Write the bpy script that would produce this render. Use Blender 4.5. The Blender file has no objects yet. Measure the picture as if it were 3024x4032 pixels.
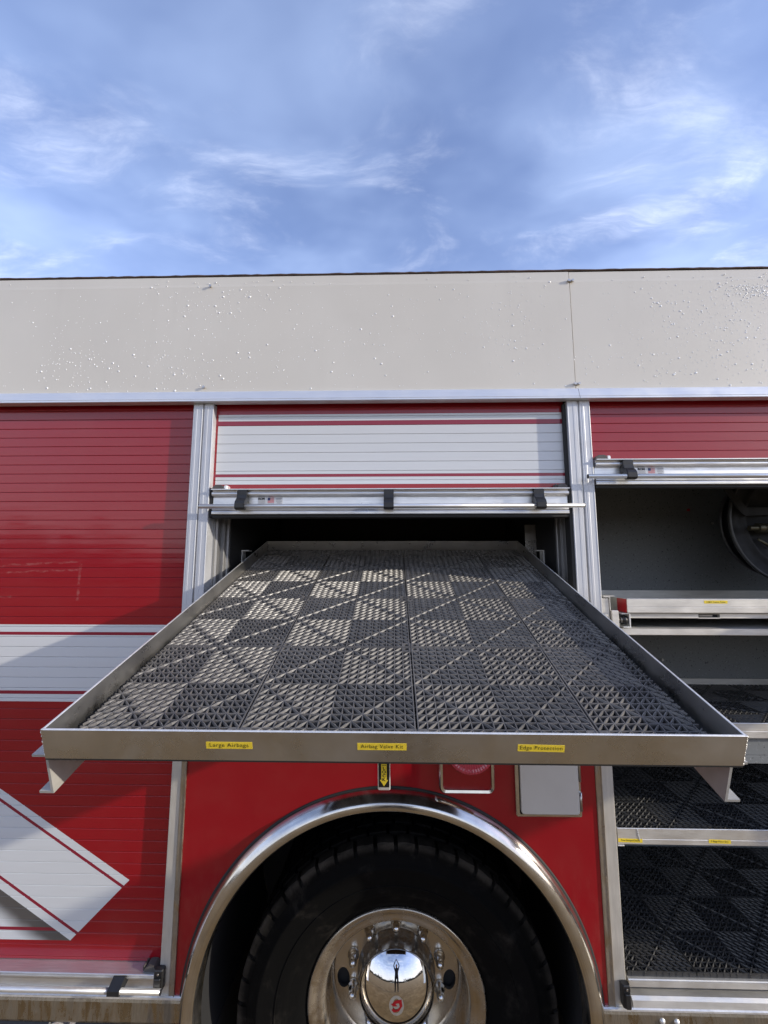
import bpy, bmesh, math, random
from mathutils import Vector, Matrix
R = math.radians
PI = math.pi
random.seed(7)
scn = bpy.context.scene
COL = scn.collection

# ------------------------------------------------------------------ camera
cam_d = bpy.data.cameras.new('camera')
cam = bpy.data.objects.new('camera', cam_d)
COL.objects.link(cam)
cam_d.sensor_fit = 'VERTICAL'
cam_d.sensor_height = 36.0
cam_d.lens = 1700.0 / 4032.0 * 36.0
cam_d.clip_start = 0.02
cam_d.clip_end = 3000
cam.location = (0, -1.45, 1.91)
cam.rotation_euler = (R(90 + 7.46), R(-0.025), R(1.333))
scn.camera = cam

# ------------------------------------------------------------------ light, sky, exposure
SUN = Vector((3.4, -1.0, 1.06)).normalized()
SUN_EL = math.asin(SUN.z)
SUN_AZ = math.atan2(SUN.x, SUN.y)
sun_d = bpy.data.lights.new('sun', 'SUN')
sun_d.energy = 3.0
sun_d.angle = R(0.8)
sun_d.color = (1.0, 0.92, 0.79)
sun = bpy.data.objects.new('sun', sun_d)
COL.objects.link(sun)
sun.rotation_euler = SUN.to_track_quat('Z', 'Y').to_euler()

scn.view_settings.view_transform = 'Standard'
scn.view_settings.look = 'None'
scn.view_settings.exposure = 0.33
scn.view_settings.gamma = 1.0
scn.view_settings.use_curve_mapping = False
scn.cycles.max_bounces = 8
scn.cycles.sample_clamp_indirect = 6

world = bpy.data.worlds.new('World')
scn.world = world
world.use_nodes = True


class NG:
    """tiny node helper"""
    def __init__(s, tree):
        s.t = tree
        s.n = tree.nodes
        s.l = tree.links

    def node(s, typ, **kw):
        nd = s.n.new(typ)
        for k, v in kw.items():
            setattr(nd, k, v)
        return nd

    def put(s, sock, v):
        if isinstance(v, bpy.types.NodeSocket):
            s.l.new(v, sock)
        elif v is not None:
            sock.default_value = v

    def m(s, op, a, b=0.0, c=None, clamp=False):
        nd = s.node('ShaderNodeMath', operation=op, use_clamp=clamp)
        s.put(nd.inputs[0], a)
        s.put(nd.inputs[1], b)
        if c is not None:
            s.put(nd.inputs[2], c)
        return nd.outputs[0]

    def mix(s, f, a, b, blend='MIX'):
        nd = s.node('ShaderNodeMix', data_type='RGBA', blend_type=blend)
        s.put(nd.inputs[0], f)
        for k, v in ((6, a), (7, b)):
            if isinstance(v, tuple) and len(v) == 3:
                v = v + (1,)
            s.put(nd.inputs[k], v)
        return nd.outputs[2]

    def noise(s, vec, scale, detail=3, rough=0.5, dist=0.0, out=0):
        nd = s.node('ShaderNodeTexNoise')
        s.put(nd.inputs['Vector'], vec)
        nd.inputs['Scale'].default_value = scale
        nd.inputs['Detail'].default_value = detail
        nd.inputs['Roughness'].default_value = rough
        nd.inputs['Distortion'].default_value = dist
        return nd.outputs[out]

    def ramp(s, f, a, b, lo=0.0, hi=1.0, smooth=True):
        nd = s.node('ShaderNodeMapRange', interpolation_type='SMOOTHSTEP' if smooth else 'LINEAR')
        s.put(nd.inputs[0], f)
        for i, v in enumerate((a, b, lo, hi)):
            nd.inputs[1 + i].default_value = v
        return nd.outputs[0]

    def mapping(s, vec, scale=(1, 1, 1), rot=(0, 0, 0), loc=(0, 0, 0)):
        nd = s.node('ShaderNodeMapping')
        s.put(nd.inputs[0], vec)
        nd.inputs[1].default_value = loc
        nd.inputs[2].default_value = rot
        nd.inputs[3].default_value = scale
        return nd.outputs[0]

    def sep(s, vec):
        nd = s.node('ShaderNodeSeparateXYZ')
        s.put(nd.inputs[0], vec)
        return nd.outputs

    def comb(s, x, y, z):
        nd = s.node('ShaderNodeCombineXYZ')
        for i, v in enumerate((x, y, z)):
            s.put(nd.inputs[i], v)
        return nd.outputs[0]

    def pos(s):
        return s.node('ShaderNodeNewGeometry').outputs['Position']

    def obj(s):
        return s.node('ShaderNodeTexCoord').outputs['Object']

    def bump(s, h, strength=0.3, dist=0.002):
        nd = s.node('ShaderNodeBump')
        nd.inputs['Strength'].default_value = strength
        nd.inputs['Distance'].default_value = dist
        s.put(nd.inputs['Height'], h)
        return nd.outputs[0]

    # region test: 1 inside a<v<b
    def band(s, v, a, b):
        return s.m('MULTIPLY', s.m('GREATER_THAN', v, a), s.m('LESS_THAN', v, b))


SKY_A = (4.7, 8.1, 0)
SKY_B = (15.3, 2.2, 0)


def build_world():
    g = NG(world.node_tree)
    for n in list(g.n):
        g.n.remove(n)
    sky = g.node('ShaderNodeTexSky', sky_type='NISHITA')
    sky.sun_disc = False
    sky.sun_elevation = SUN_EL
    sky.sun_rotation = SUN_AZ
    sky.altitude = 200
    sky.air_density = 1.15
    sky.dust_density = 0.9
    sky.ozone_density = 2.2
    d = g.node('ShaderNodeTexCoord').outputs['Generated']
    x, y, z = g.sep(d)
    zc = g.m('MAXIMUM', z, 0.06)
    p = g.comb(g.m('DIVIDE', x, zc), g.m('DIVIDE', y, zc), 0.0)
    # thin cirrus on a high sheet: broad milky veils, torn streaks, and fine fibres inside the streaks
    w = g.noise(p, 1.3, 4, 0.55, 0.0, out=1)
    pw = g.node('ShaderNodeVectorMath', operation='MULTIPLY_ADD')
    g.put(pw.inputs[0], w)
    pw.inputs[1].default_value = (0.26, 0.26, 0)
    g.put(pw.inputs[2], p)
    pv = pw.outputs[0]
    v1 = g.noise(g.mapping(pv, (1.0, 1.3, 1), (0, 0, R(-24)), SKY_A), 1.5, 4, 0.5)
    v2 = g.noise(g.mapping(pv, (1.0, 1.9, 1), (0, 0, R(28)), SKY_B), 1.9, 9, 0.60, 0.5)
    v3 = g.noise(g.mapping(pv, (1.0, 4.5, 1), (0, 0, R(34)), (1.1, 3.7, 0)), 7.0, 6, 0.65, 0.8)
    veil = g.ramp(v1, 0.36, 0.70)
    wisp = g.m('MULTIPLY', g.ramp(v2, 0.48, 0.80), g.ramp(v3, 0.28, 0.72, 0.45, 1.0), clamp=True)
    low = g.ramp(z, 0.25, 0.92, 1.0, 0.45)
    haze = g.ramp(z, 0.0, 0.70, 0.85, 0.08)
    hz = g.ramp(z, 0.05, 0.62)
    hazec = g.mix(hz, (7.0, 6.9, 7.0), (4.6, 5.8, 9.0))
    skyc = g.mix(1.0, sky.outputs[0], (1.22, 1.14, 1.42), 'MULTIPLY')
    skyc = g.mix(haze, skyc, hazec)
    skyc = g.mix(g.m('MULTIPLY', g.m('MULTIPLY', veil, 0.50), low, clamp=True), skyc, (4.7, 5.9, 8.4))
    wf = g.m('MULTIPLY', g.m('MULTIPLY', wisp, 0.66), low, clamp=True)
    out = g.mix(wf, skyc, (9.0, 9.4, 10.6))
    # below the horizon the world is never seen past the ground sheet
    bg = g.node('ShaderNodeBackground')
    g.put(bg.inputs[0], out)
    bg.inputs[1].default_value = 0.15
    wo = g.node('ShaderNodeOutputWorld')
    g.l.new(bg.outputs[0], wo.inputs[0])


build_world()

# ------------------------------------------------------------------ materials


def new_mat(name):
    m = bpy.data.materials.new(name)
    m.use_nodes = True
    g = NG(m.node_tree)
    b = m.node_tree.nodes['Principled BSDF']
    return m, g, b


def setp(g, b, **kw):
    names = dict(base='Base Color', metal='Metallic', rough='Roughness', coat='Coat Weight', crough='Coat Roughness',
                 spec='Specular IOR Level', normal='Normal', trans='Transmission Weight', ior='IOR', aniso='Anisotropic')
    for k, v in kw.items():
        if isinstance(v, tuple) and len(v) == 3 and k == 'base':
            v = v + (1,)
        g.put(b.inputs[names[k]], v)


def simple(name, base, rough=0.5, metal=0.0, coat=0.0, crough=0.05, spec=0.5, var=0.0, vscale=40, bump=0.0, bscale=300):
    m, g, b = new_mat(name)
    c = base
    o = g.obj()
    if var:
        n = g.noise(o, vscale, 4, 0.6)
        f = g.ramp(n, 0.3, 0.7, 1 - var, 1 + var, False)
        mm = g.node('ShaderNodeVectorMath', operation='SCALE')
        mm.inputs[0].default_value = base
        g.put(mm.inputs[3], f)
        c = mm.outputs[0]
        setp(g, b, rough=g.ramp(g.noise(o, vscale * 0.7, 3), 0.3, 0.7, rough * 0.85, min(1, rough * 1.2), False))
    else:
        setp(g, b, rough=rough)
    setp(g, b, base=c, metal=metal, coat=coat, crough=crough, spec=spec)
    if bump:
        setp(g, b, normal=g.bump(g.noise(o, bscale, 3), bump, 0.001))
    return m


RED = (0.285, 0.002, 0.009)
VINYL_RED = (0.26, 0.010, 0.030)
WHITE = (0.64, 0.65, 0.65)


def paint_nodes(g, b, base, dust=0.02):
    p = g.pos()
    n = g.noise(p, 7, 5, 0.6)
    fine = g.noise(p, 420, 2, 0.6)
    x, y, z = g.sep(p)
    d = g.m('MULTIPLY', g.ramp(n, 0.42, 0.75), dust)
    # road spray thickens towards the sill and round the wheel
    spray = g.m('MULTIPLY', g.ramp(z, 1.15, 0.62), g.ramp(g.noise(g.mapping(p, (1, 1, 0.35)), 30, 5, 0.7), 0.42, 0.72))
    sp = g.m('MULTIPLY', g.m('GREATER_THAN', fine, 0.73), 0.12)
    f = g.m('ADD', g.m('ADD', d, sp), g.m('MULTIPLY', spray, 0.13), clamp=True)
    col = g.mix(f, base, (0.34, 0.26, 0.19))
    setp(g, b, base=col, rough=0.34, coat=0.9, crough=g.ramp(g.noise(p, 16, 4), 0.3, 0.7, 0.02, 0.09, False), spec=0.2,
         normal=g.bump(g.noise(p, 5.5, 2), 0.08, 0.02))


M = {}
M['red'], g, b = new_mat('red_paint')
paint_nodes(g, b, RED)

# --- printed slats: red vinyl with white bands (flat print, kept where it is stuck)


def slat_material(name, which):
    m, g, b = new_mat(name)
    x, y, z = g.sep(g.pos())
    col = RED + (1,)
    W = WHITE + (1,)
    V = VINYL_RED + (1,)
    if which == 'left':
        zn = g.m('ADD', z, 0.0)
        band = g.band(zn, 1.4716, 1.721)
        col = g.mix(band, col, W)
        col = g.mix(g.band(zn, 1.6864, 1.6966), col, V)
        col = g.mix(g.band(zn, 1.4951, 1.5059), col, V)
        o = g.m('ADD', g.m('MULTIPLY', x, 0.5073), g.m('MULTIPLY', z, 0.8617))
        endc = g.m('LESS_THAN', g.m('SUBTRACT', x, z), -1.7732)
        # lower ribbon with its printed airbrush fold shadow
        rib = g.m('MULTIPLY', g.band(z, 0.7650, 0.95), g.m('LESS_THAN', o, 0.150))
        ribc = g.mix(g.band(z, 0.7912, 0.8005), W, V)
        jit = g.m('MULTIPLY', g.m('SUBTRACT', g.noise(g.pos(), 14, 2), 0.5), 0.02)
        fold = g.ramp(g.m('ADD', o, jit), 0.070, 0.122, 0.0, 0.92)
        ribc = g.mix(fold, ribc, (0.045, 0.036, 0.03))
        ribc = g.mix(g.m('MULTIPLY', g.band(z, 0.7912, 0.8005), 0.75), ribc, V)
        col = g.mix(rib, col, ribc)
        arrow = g.m('MULTIPLY', g.band(o, 0.1480, 0.3847), endc)
        ac = g.mix(g.band(o, 0.3537, 0.3623), W, V)
        ac = g.mix(g.band(o, 0.1715, 0.1800), ac, V)
        col = g.mix(arrow, col, ac)
        # reflection painted into the slat colour as pale broken lines
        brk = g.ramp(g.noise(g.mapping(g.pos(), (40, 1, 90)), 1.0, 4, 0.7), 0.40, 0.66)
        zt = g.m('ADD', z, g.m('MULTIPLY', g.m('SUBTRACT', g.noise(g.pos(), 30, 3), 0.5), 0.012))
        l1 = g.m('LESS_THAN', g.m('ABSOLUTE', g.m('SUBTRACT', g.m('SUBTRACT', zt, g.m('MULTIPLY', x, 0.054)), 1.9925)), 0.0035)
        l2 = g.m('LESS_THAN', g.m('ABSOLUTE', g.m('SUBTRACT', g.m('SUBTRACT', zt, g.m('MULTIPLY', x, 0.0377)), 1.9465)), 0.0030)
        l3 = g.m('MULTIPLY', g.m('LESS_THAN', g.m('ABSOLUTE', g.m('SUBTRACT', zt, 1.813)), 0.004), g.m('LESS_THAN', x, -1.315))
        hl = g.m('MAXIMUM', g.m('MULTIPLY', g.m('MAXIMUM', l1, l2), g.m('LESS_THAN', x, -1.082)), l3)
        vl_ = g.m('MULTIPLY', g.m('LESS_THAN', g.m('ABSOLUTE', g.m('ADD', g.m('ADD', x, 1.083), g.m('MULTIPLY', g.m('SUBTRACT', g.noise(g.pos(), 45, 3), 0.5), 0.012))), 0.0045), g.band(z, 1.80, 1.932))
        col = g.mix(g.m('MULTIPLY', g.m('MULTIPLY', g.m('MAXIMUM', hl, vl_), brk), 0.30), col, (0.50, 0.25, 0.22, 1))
    elif which == 'centre':
        inx = g.band(x, -0.628, 0.592)
        band = g.m('MULTIPLY', g.band(z, 2.2022, 2.4563), inx)
        col = g.mix(band, col, W)
        for a, c in ((2.4150, 2.4323), (2.2280, 2.2390)):
            col = g.mix(g.band(z, a, c), col, V)
    p = g.pos()
    n = g.noise(p, 6, 5, 0.6)
    col = g.mix(g.m('MULTIPLY', g.ramp(n, 0.45, 0.8), 0.02), col, (0.42, 0.36, 0.30))
    # dust that has settled on the lowest slats
    col = g.mix(g.m('MULTIPLY', g.ramp(g.m('ADD', z, g.m('MULTIPLY', g.noise(p, 9, 3), 0.12)), 0.70, 0.82, 0.13, 0.0), 1.0), col, (0.38, 0.26, 0.22))
    setp(g, b, base=col, rough=0.36, coat=0.85, crough=g.ramp(g.noise(g.mapping(p, (3, 3, 30)), 3, 3), 0.3, 0.7, 0.05, 0.14, False),
         spec=0.2, normal=g.bump(g.noise(g.mapping(p, (1.2, 1, 9)), 4, 3), 0.10, 0.012))
    return m


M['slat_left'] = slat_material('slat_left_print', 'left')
M['slat_centre'] = slat_material('slat_centre_print', 'centre')
M['slat_right'] = slat_material('slat_right_paint', 'right')

# --- off-white upper panel
M['panel'], g, b = new_mat('upper_panel_paint')
p = g.pos()
c = g.mix(g.ramp(g.noise(p, 2.2, 4), 0.35, 0.7), (0.645, 0.602, 0.515), (0.68, 0.638, 0.55))
c = g.mix(g.m('MULTIPLY', g.ramp(g.noise(g.mapping(p, (14, 1, 1.2)), 1.0, 5, 0.65), 0.52, 0.80), 0.10), c, (0.46, 0.42, 0.35))
setp(g, b, base=c, rough=0.40, coat=0.5, crough=0.08, normal=g.bump(g.noise(p, 2.4, 2), 0.12, 0.02))


def metal(name, base, rough, streak=(1, 1, 1), sscale=60, scratch=0.0, dirt=0.0, dirtcol=(0.16, 0.12, 0.08), bump=0.05, metalness=1.0, dscale=6, vary=0.12):
    m, g, b = new_mat(name)
    o = g.obj()
    s = g.noise(g.mapping(o, streak), sscale, 4, 0.6)
    f = g.ramp(s, 0.3, 0.7, 1 - vary, 1 + vary * 0.8, False)
    mm = g.node('ShaderNodeVectorMath', operation='SCALE')
    mm.inputs[0].default_value = base
    g.put(mm.inputs[3], f)
    col = mm.outputs[0]
    rr = g.ramp(g.noise(o, 13, 5, 0.65), 0.3, 0.7, rough * 0.75, min(1, rough * 1.35), False)
    mt = metalness
    if dirt:
        dn = g.noise(g.mapping(o, streak), dscale, 6, 0.7, 0.6)
        df = g.m('MULTIPLY', g.ramp(dn, 0.36, 0.66), dirt)
        col = g.mix(df, col, dirtcol)
        rr = g.m('ADD', rr, g.m('MULTIPLY', df, 0.4), clamp=True)
        mt = g.m('SUBTRACT', metalness, g.m('MULTIPLY', df, 0.8), clamp=True)
    if scratch:
        sc = g.noise(g.mapping(o, (1.5, 30, 30), (0.3, 0.4, 0.5)), 9, 6, 0.75)
        sf = g.m('MULTIPLY', g.ramp(sc, 0.66, 0.72), scratch)
        col = g.mix(sf, col, (0.86, 0.84, 0.80))
    setp(g, b, base=col, metal=mt, rough=rr, normal=g.bump(s, bump, 0.0006))
    return m


M['alu'] = metal('anodised_aluminium', (0.58, 0.59, 0.61), 0.50, (8, 8, 0.4), 40, metalness=0.45, bump=0.0, vary=0.035, dirt=0.05, dirtcol=(0.40, 0.38, 0.34))
M['track'] = metal('dull_track_aluminium', (0.34, 0.34, 0.34), 0.42, (8, 8, 0.4), 30, dirt=0.3, dirtcol=(0.12, 0.11, 0.10), metalness=0.8)
M['alu_x'] = metal('brushed_rail_aluminium', (0.78, 0.78, 0.77), 0.36, (0.4, 8, 8), 40, metalness=0.8)
M['tray'] = metal('mill_aluminium', (0.61, 0.595, 0.565), 0.27, (1, 1, 1), 9, scratch=0.35, dirt=0.14, dirtcol=(0.26, 0.24, 0.20), dscale=5)
M['tray_edge'] = metal('worn_aluminium_edge', (0.86, 0.85, 0.82), 0.40, (1, 1, 1), 60, metalness=0.6)
M['shelf'] = metal('shelf_aluminium', (0.74, 0.715, 0.66), 0.42, (0.6, 4, 4), 14, scratch=0.3, dirt=0.18, dirtcol=(0.30, 0.27, 0.22), metalness=0.75)
M['slide_grey'] = metal('grey_slide', (0.46, 0.45, 0.42), 0.5, (1, 1, 1), 20, metalness=0.25)
M['beige'] = metal('dusty_jamb', (0.60, 0.565, 0.50), 0.5, (4, 4, 0.5), 20, dirt=0.25, dirtcol=(0.36, 0.32, 0.26), metalness=0.5)
M['chrome'] = metal('chrome', (0.66, 0.63, 0.58), 0.12, (1, 1, 1), 20, bump=0.0, dirt=0.10, dirtcol=(0.26, 0.21, 0.15), dscale=4)
M['chrome_hub'] = metal('hub_chrome', (0.80, 0.79, 0.77), 0.025, (1, 1, 1), 20, bump=0.0)
M['rim'] = metal('polished_rim', (0.54, 0.48, 0.39), 0.15, (1, 1, 1), 12, bump=0.02, dirt=0.42, dirtcol=(0.25, 0.19, 0.12), dscale=7)
M['disc'] = metal('polished_disc', (0.62, 0.59, 0.54), 0.15, (1, 1, 1), 12, bump=0.01, dirt=0.12, dirtcol=(0.25, 0.19, 0.12), dscale=9)
M['nut'] = metal('nut_chrome', (0.62, 0.60, 0.57), 0.16, (1, 1, 1), 12, bump=0.0)
M['barrel'] = metal('darkened_hub_barrel', (0.42, 0.39, 0.34), 0.12, (1, 1, 1), 12, bump=0.0, dirt=0.35, dirtcol=(0.07, 0.055, 0.04), dscale=9)  # chrome darkened to carry the dark surroundings it would mirror
M['mud_rail'] = metal('muddy_polished_rail', (0.42, 0.37, 0.29), 0.22, (11, 11, 2.2), 3.0, bump=0.3, dirt=0.75, dirtcol=(0.10, 0.075, 0.045), dscale=3.4)
M['rail_dirt_v'] = metal('muddy_edge_trim', (0.48, 0.42, 0.34), 0.3, (5, 5, 2), 9.0, bump=0.2, dirt=0.6, dirtcol=(0.15, 0.11, 0.07), dscale=7)
M['gutter'] = metal('gutter_aluminium', (0.72, 0.73, 0.75), 0.42, (0.4, 6, 6), 20, metalness=0.5, vary=0.04, bump=0.01)
M['zolatone'], g, b = new_mat('speckled_grey_liner')
o = g.obj()
sp = g.noise(o, 190, 3, 0.7)
sp2 = g.noise(g.mapping(o, (1, 1, 1), (0.4, 0.2, 0.1)), 120, 2, 0.6)
c = g.mix(g.ramp(sp, 0.62, 0.70), (0.190, 0.200, 0.198), (0.38, 0.40, 0.40))
c = g.mix(g.ramp(sp2, 0.64, 0.70), c, (0.045, 0.047, 0.05))
setp(g, b, base=c, rough=0.62, normal=g.bump(sp, 0.3, 0.001))
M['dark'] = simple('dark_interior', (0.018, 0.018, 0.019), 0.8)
M['black'] = simple('black_plastic', (0.016, 0.016, 0.017), 0.42, var=0.25, vscale=60)
M['seal'] = simple('black_rubber_seal', (0.020, 0.019, 0.018), 0.7)
M['greycap'] = simple('grey_rubber_cap', (0.085, 0.075, 0.068), 0.6, var=0.2)
def mat_plastic(name, c0, c1, dust):
    m, g, b = new_mat(name)
    o = g.obj()
    n = g.noise(o, 26, 4, 0.6)
    c = g.mix(g.ramp(n, 0.35, 0.72), c0, c1)
    d2 = g.ramp(g.noise(g.pos(), 4.5, 5, 0.65, 0.4), 0.46, 0.72)
    c = g.mix(g.m('MULTIPLY', d2, dust), c, (0.25, 0.235, 0.21))
    wh = g.m('GREATER_THAN', g.noise(o, 130, 1, 0.5), 0.80)
    c = g.mix(g.m('MULTIPLY', wh, 0.6), c, (0.42, 0.38, 0.30))
    setp(g, b, base=c, rough=g.ramp(g.noise(o, 60, 3), 0.3, 0.7, 0.30, 0.48, False), spec=0.6)
    return m


M['mat'] = mat_plastic('charcoal_mat_plastic', (0.100, 0.094, 0.089), (0.165, 0.152, 0.138), 0.20)
M['mat_shaded'] = mat_plastic('shaded_mat_plastic', (0.036, 0.036, 0.036), (0.056, 0.054, 0.051), 0.06)  # darker copy of the mat: shade of the right compartment put into its colour
M['tyre'], g, b = new_mat('tyre_rubber')
p = g.pos()
n = g.noise(p, 9, 6, 0.7, 0.5)
xx, yy_, zz = g.sep(p)
dx_, dz_ = g.m('SUBTRACT', xx, 0.004), g.m('SUBTRACT', zz, 0.498)
rr_ = g.m('SQRT', g.m('ADD', g.m('MULTIPLY', dx_, dx_), g.m('MULTIPLY', dz_, dz_)))
edge = g.m('MULTIPLY', g.ramp(rr_, 0.484, 0.506), g.ramp(yy_, 0.20, 0.11))
dust = g.m('ADD', g.m('MULTIPLY', g.ramp(n, 0.52, 0.80), 0.5), g.m('MULTIPLY', edge, g.ramp(n, 0.30, 0.62, 0.15, 0.8)), clamp=True)
c = g.mix(dust, (0.0035, 0.0034, 0.0033), (0.055, 0.048, 0.040))
setp(g, b, base=c, rough=0.8, spec=0.10, normal=g.bump(g.noise(p, 120, 3), 0.3, 0.001))
M['yellow'] = simple('yellow_tape', (0.86, 0.64, 0.045), 0.45, var=0.05)
M['ink'] = simple('black_ink', (0.012, 0.012, 0.012), 0.5)
M['redink'] = simple('red_ink', (0.52, 0.012, 0.02), 0.4)
M['blueink'] = simple('blue_ink', (0.03, 0.04, 0.13), 0.5)
M['greyink'] = simple('grey_ink', (0.32, 0.32, 0.34), 0.5)
M['whitefilm'] = simple('white_film', (0.62, 0.62, 0.62), 0.5)
M['tanfilm'] = simple('aged_cream_film', (0.50, 0.44, 0.34), 0.4)
M['stickerfilm'] = simple('clear_sticker', (0.56, 0.56, 0.56), 0.35, metal=0.4)
M['redtape'] = simple('red_reflective_tape', (0.42, 0.010, 0.014), 0.35, coat=0.5)
M['lens'] = simple('red_lens', (0.30, 0.005, 0.011), 0.3, coat=0.4, crough=0.1)
M['lens_dome'] = simple('pink_red_lens', (0.50, 0.04, 0.08), 0.2, coat=1.0, crough=0.05)
M['flap'] = simple('silver_flap_paint', (0.58, 0.55, 0.50), 0.45, metal=0.05, coat=0.2, var=0.04, vscale=9)
M['drop'] = simple('white_water_bead', (0.98, 0.98, 0.97), 0.22, coat=1.0, crough=0.18, spec=0.5)  # white colour stands for sunlight caught in clear drops
M['gasket'] = simple('brown_gasket', (0.10, 0.065, 0.05), 0.7, var=0.4, vscale=30)
M['reel'] = simple('reel_paint', (0.022, 0.023, 0.024), 0.6, var=0.2, spec=0.25)
M['reel_rim'] = simple('worn_reel_rim', (0.075, 0.077, 0.078), 0.45, metal=0.3, var=0.2)
M['brass'] = simple('dull_brass', (0.12, 0.11, 0.075), 0.4, metal=0.8)
M['hose'] = simple('red_hose', (0.02, 0.016, 0.016), 0.6)
M['steel'] = metal('zinc_steel', (0.5, 0.48, 0.46), 0.35)

# ------------------------------------------------------------------ mesh builder


class MB:
    def __init__(s):
        s.v = []
        s.f = []
        s.mi = []
        s.sm = []

    def add(s, vs, fs, mi=0, smooth=False):
        o = len(s.v)
        s.v += [tuple(v) for v in vs]
        for f in fs:
            s.f.append(tuple(i + o for i in f))
            s.mi.append(mi)
            s.sm.append(smooth)
        return s

    def box(s, x0, x1, y0, y1, z0, z1, mi=0):
        vs = [(x, y, z) for z in (z0, z1) for y in (y0, y1) for x in (x0, x1)]
        return s.add(vs, [(0, 2, 3, 1), (4, 5, 7, 6), (0, 1, 5, 4), (2, 6, 7, 3), (0, 4, 6, 2), (1, 3, 7, 5)], mi)

    def bbox(s, x0, x1, y0, y1, z0, z1, r=0.002, mi=0):
        """box with chamfered edges on the four edges along its longest axis and rounded rim"""
        dims = [x1 - x0, y1 - y0, z1 - z0]
        ax = dims.index(max(dims))
        lo = [x0, y0, z0]
        hi = [x1, y1, z1]
        a, c = [i for i in range(3) if i != ax]
        def ring(d, e):
            pts = []
            for (u, w) in ((lo[a] + r + e, lo[c] + e), (hi[a] - r - e, lo[c] + e), (hi[a] - e, lo[c] + r + e), (hi[a] - e, hi[c] - r - e),
                           (hi[a] - r - e, hi[c] - e), (lo[a] + r + e, hi[c] - e), (lo[a] + e, hi[c] - r - e), (lo[a] + e, lo[c] + r + e)):
                q = [0, 0, 0]
                q[ax] = d
                q[a] = u
                q[c] = w
                pts.append(tuple(q))
            return pts
        rs = [ring(lo[ax], r * 0.6), ring(lo[ax] + r, 0), ring(hi[ax] - r, 0), ring(hi[ax], r * 0.6)]
        vs = sum(rs, [])
        fs = []
        for k in range(3):
            for i in range(8):
                j = (i + 1) % 8
                fs.append((k * 8 + i, k * 8 + j, k * 8 + 8 + j, k * 8 + 8 + i))
        fs.append(tuple(range(7, -1, -1)))
        fs.append(tuple(range(24, 32)))
        return s.add(vs, fs, mi)

    def prism_x(s, prof, x0, x1, mi=0):
        """closed (y,z) profile extruded along x"""
        n = len(prof)
        vs = [(x0, y, z) for y, z in prof] + [(x1, y, z) for y, z in prof]
        fs = [(i, (i + 1) % n, n + (i + 1) % n, n + i) for i in range(n)]
        fs += [tuple(range(n - 1, -1, -1)), tuple(range(n, 2 * n))]
        return s.add(vs, fs, mi)

    def prism_z(s, prof, z0, z1, mi=0):
        n = len(prof)
        vs = [(x, y, z0) for x, y in prof] + [(x, y, z1) for x, y in prof]
        fs = [(i, (i + 1) % n, n + (i + 1) % n, n + i) for i in range(n)]
        fs += [tuple(range(n - 1, -1, -1)), tuple(range(n, 2 * n))]
        return s.add(vs, fs, mi)

    def prism_y(s, prof, y0, y1, mi=0):
        n = len(prof)
        vs = [(x, y0, z) for x, z in prof] + [(x, y1, z) for x, z in prof]
        fs = [(i, (i + 1) % n, n + (i + 1) % n, n + i) for i in range(n)]
        fs += [tuple(range(n - 1, -1, -1)), tuple(range(n, 2 * n))]
        return s.add(vs, fs, mi)

    def tube(s, p0, p1, r, n=16, mi=0, r1=None, caps=True, smooth=True):
        p0 = Vector(p0)
        p1 = Vector(p1)
        d = (p1 - p0).normalized()
        a = d.orthogonal().normalized()
        b2 = d.cross(a)
        r1 = r if r1 is None else r1
        vs = []
        for p, rr in ((p0, r), (p1, r1)):
            for i in range(n):
                t = 2 * PI * i / n
                vs.append(p + a * rr * math.cos(t) + b2 * rr * math.sin(t))
        s.add(vs, [(i, (i + 1) % n, n + (i + 1) % n, n + i) for i in range(n)], mi, smooth)
        if caps:
            o = len(s.v) - 2 * n
            s.f += [tuple(o + i for i in range(n - 1, -1, -1)), tuple(o + n + i for i in range(n))]
            s.mi += [mi, mi]
            s.sm += [False, False]
        return s

    def lathe_y(s, prof, cx, cz, n=64, mi=0, smooth=True, a0=0.0, a1=2 * PI):
        """profile of (r, y) turned about the y axis through (cx, cz)"""
        full = abs(a1 - a0 - 2 * PI) < 1e-6
        m = n if full else n + 1
        vs = []
        for i in range(m):
            t = a0 + (a1 - a0) * i / n
            for r, y in prof:
                vs.append((cx + r * math.cos(t), y, cz + r * math.sin(t)))
        k = len(prof)
        fs = []
        for i in range(n):
            j = (i + 1) % m
            for q in range(k - 1):
                fs.append((i * k + q, i * k + q + 1, j * k + q + 1, j * k + q))
        return s.add(vs, fs, mi, smooth)

    def build(s, name, mats, parent=None, loc=None, fix=True):
        me = bpy.data.meshes.new(name)
        me.from_pydata(s.v, [], s.f)
        if not isinstance(mats, (list, tuple)):
            mats = [mats]
        for m in mats:
            me.materials.append(m)
        me.polygons.foreach_set('material_index', s.mi)
        me.polygons.foreach_set('use_smooth', s.sm)
        if fix:
            bm = bmesh.new()
            bm.from_mesh(me)
            bmesh.ops.recalc_face_normals(bm, faces=bm.faces)
            bm.to_mesh(me)
            bm.free()
        me.update()
        ob = bpy.data.objects.new(name, me)
        COL.objects.link(ob)
        if parent:
            ob.parent = parent
        if loc:
            ob.location = loc
        return ob


def empty(name, parent=None, loc=(0, 0, 0), rot=(0, 0, 0)):
    o = bpy.data.objects.new(name, None)
    o.empty_display_size = 0.05
    COL.objects.link(o)
    o.parent = parent
    o.location = loc
    o.rotation_euler = rot
    return o


def tag(o, label=None, cat=None, group=None, kind=None):
    if label:
        o['label'] = label
    if cat:
        o['category'] = cat
    if group:
        o['group'] = group
    if kind:
        o['kind'] = kind
    return o


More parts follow.
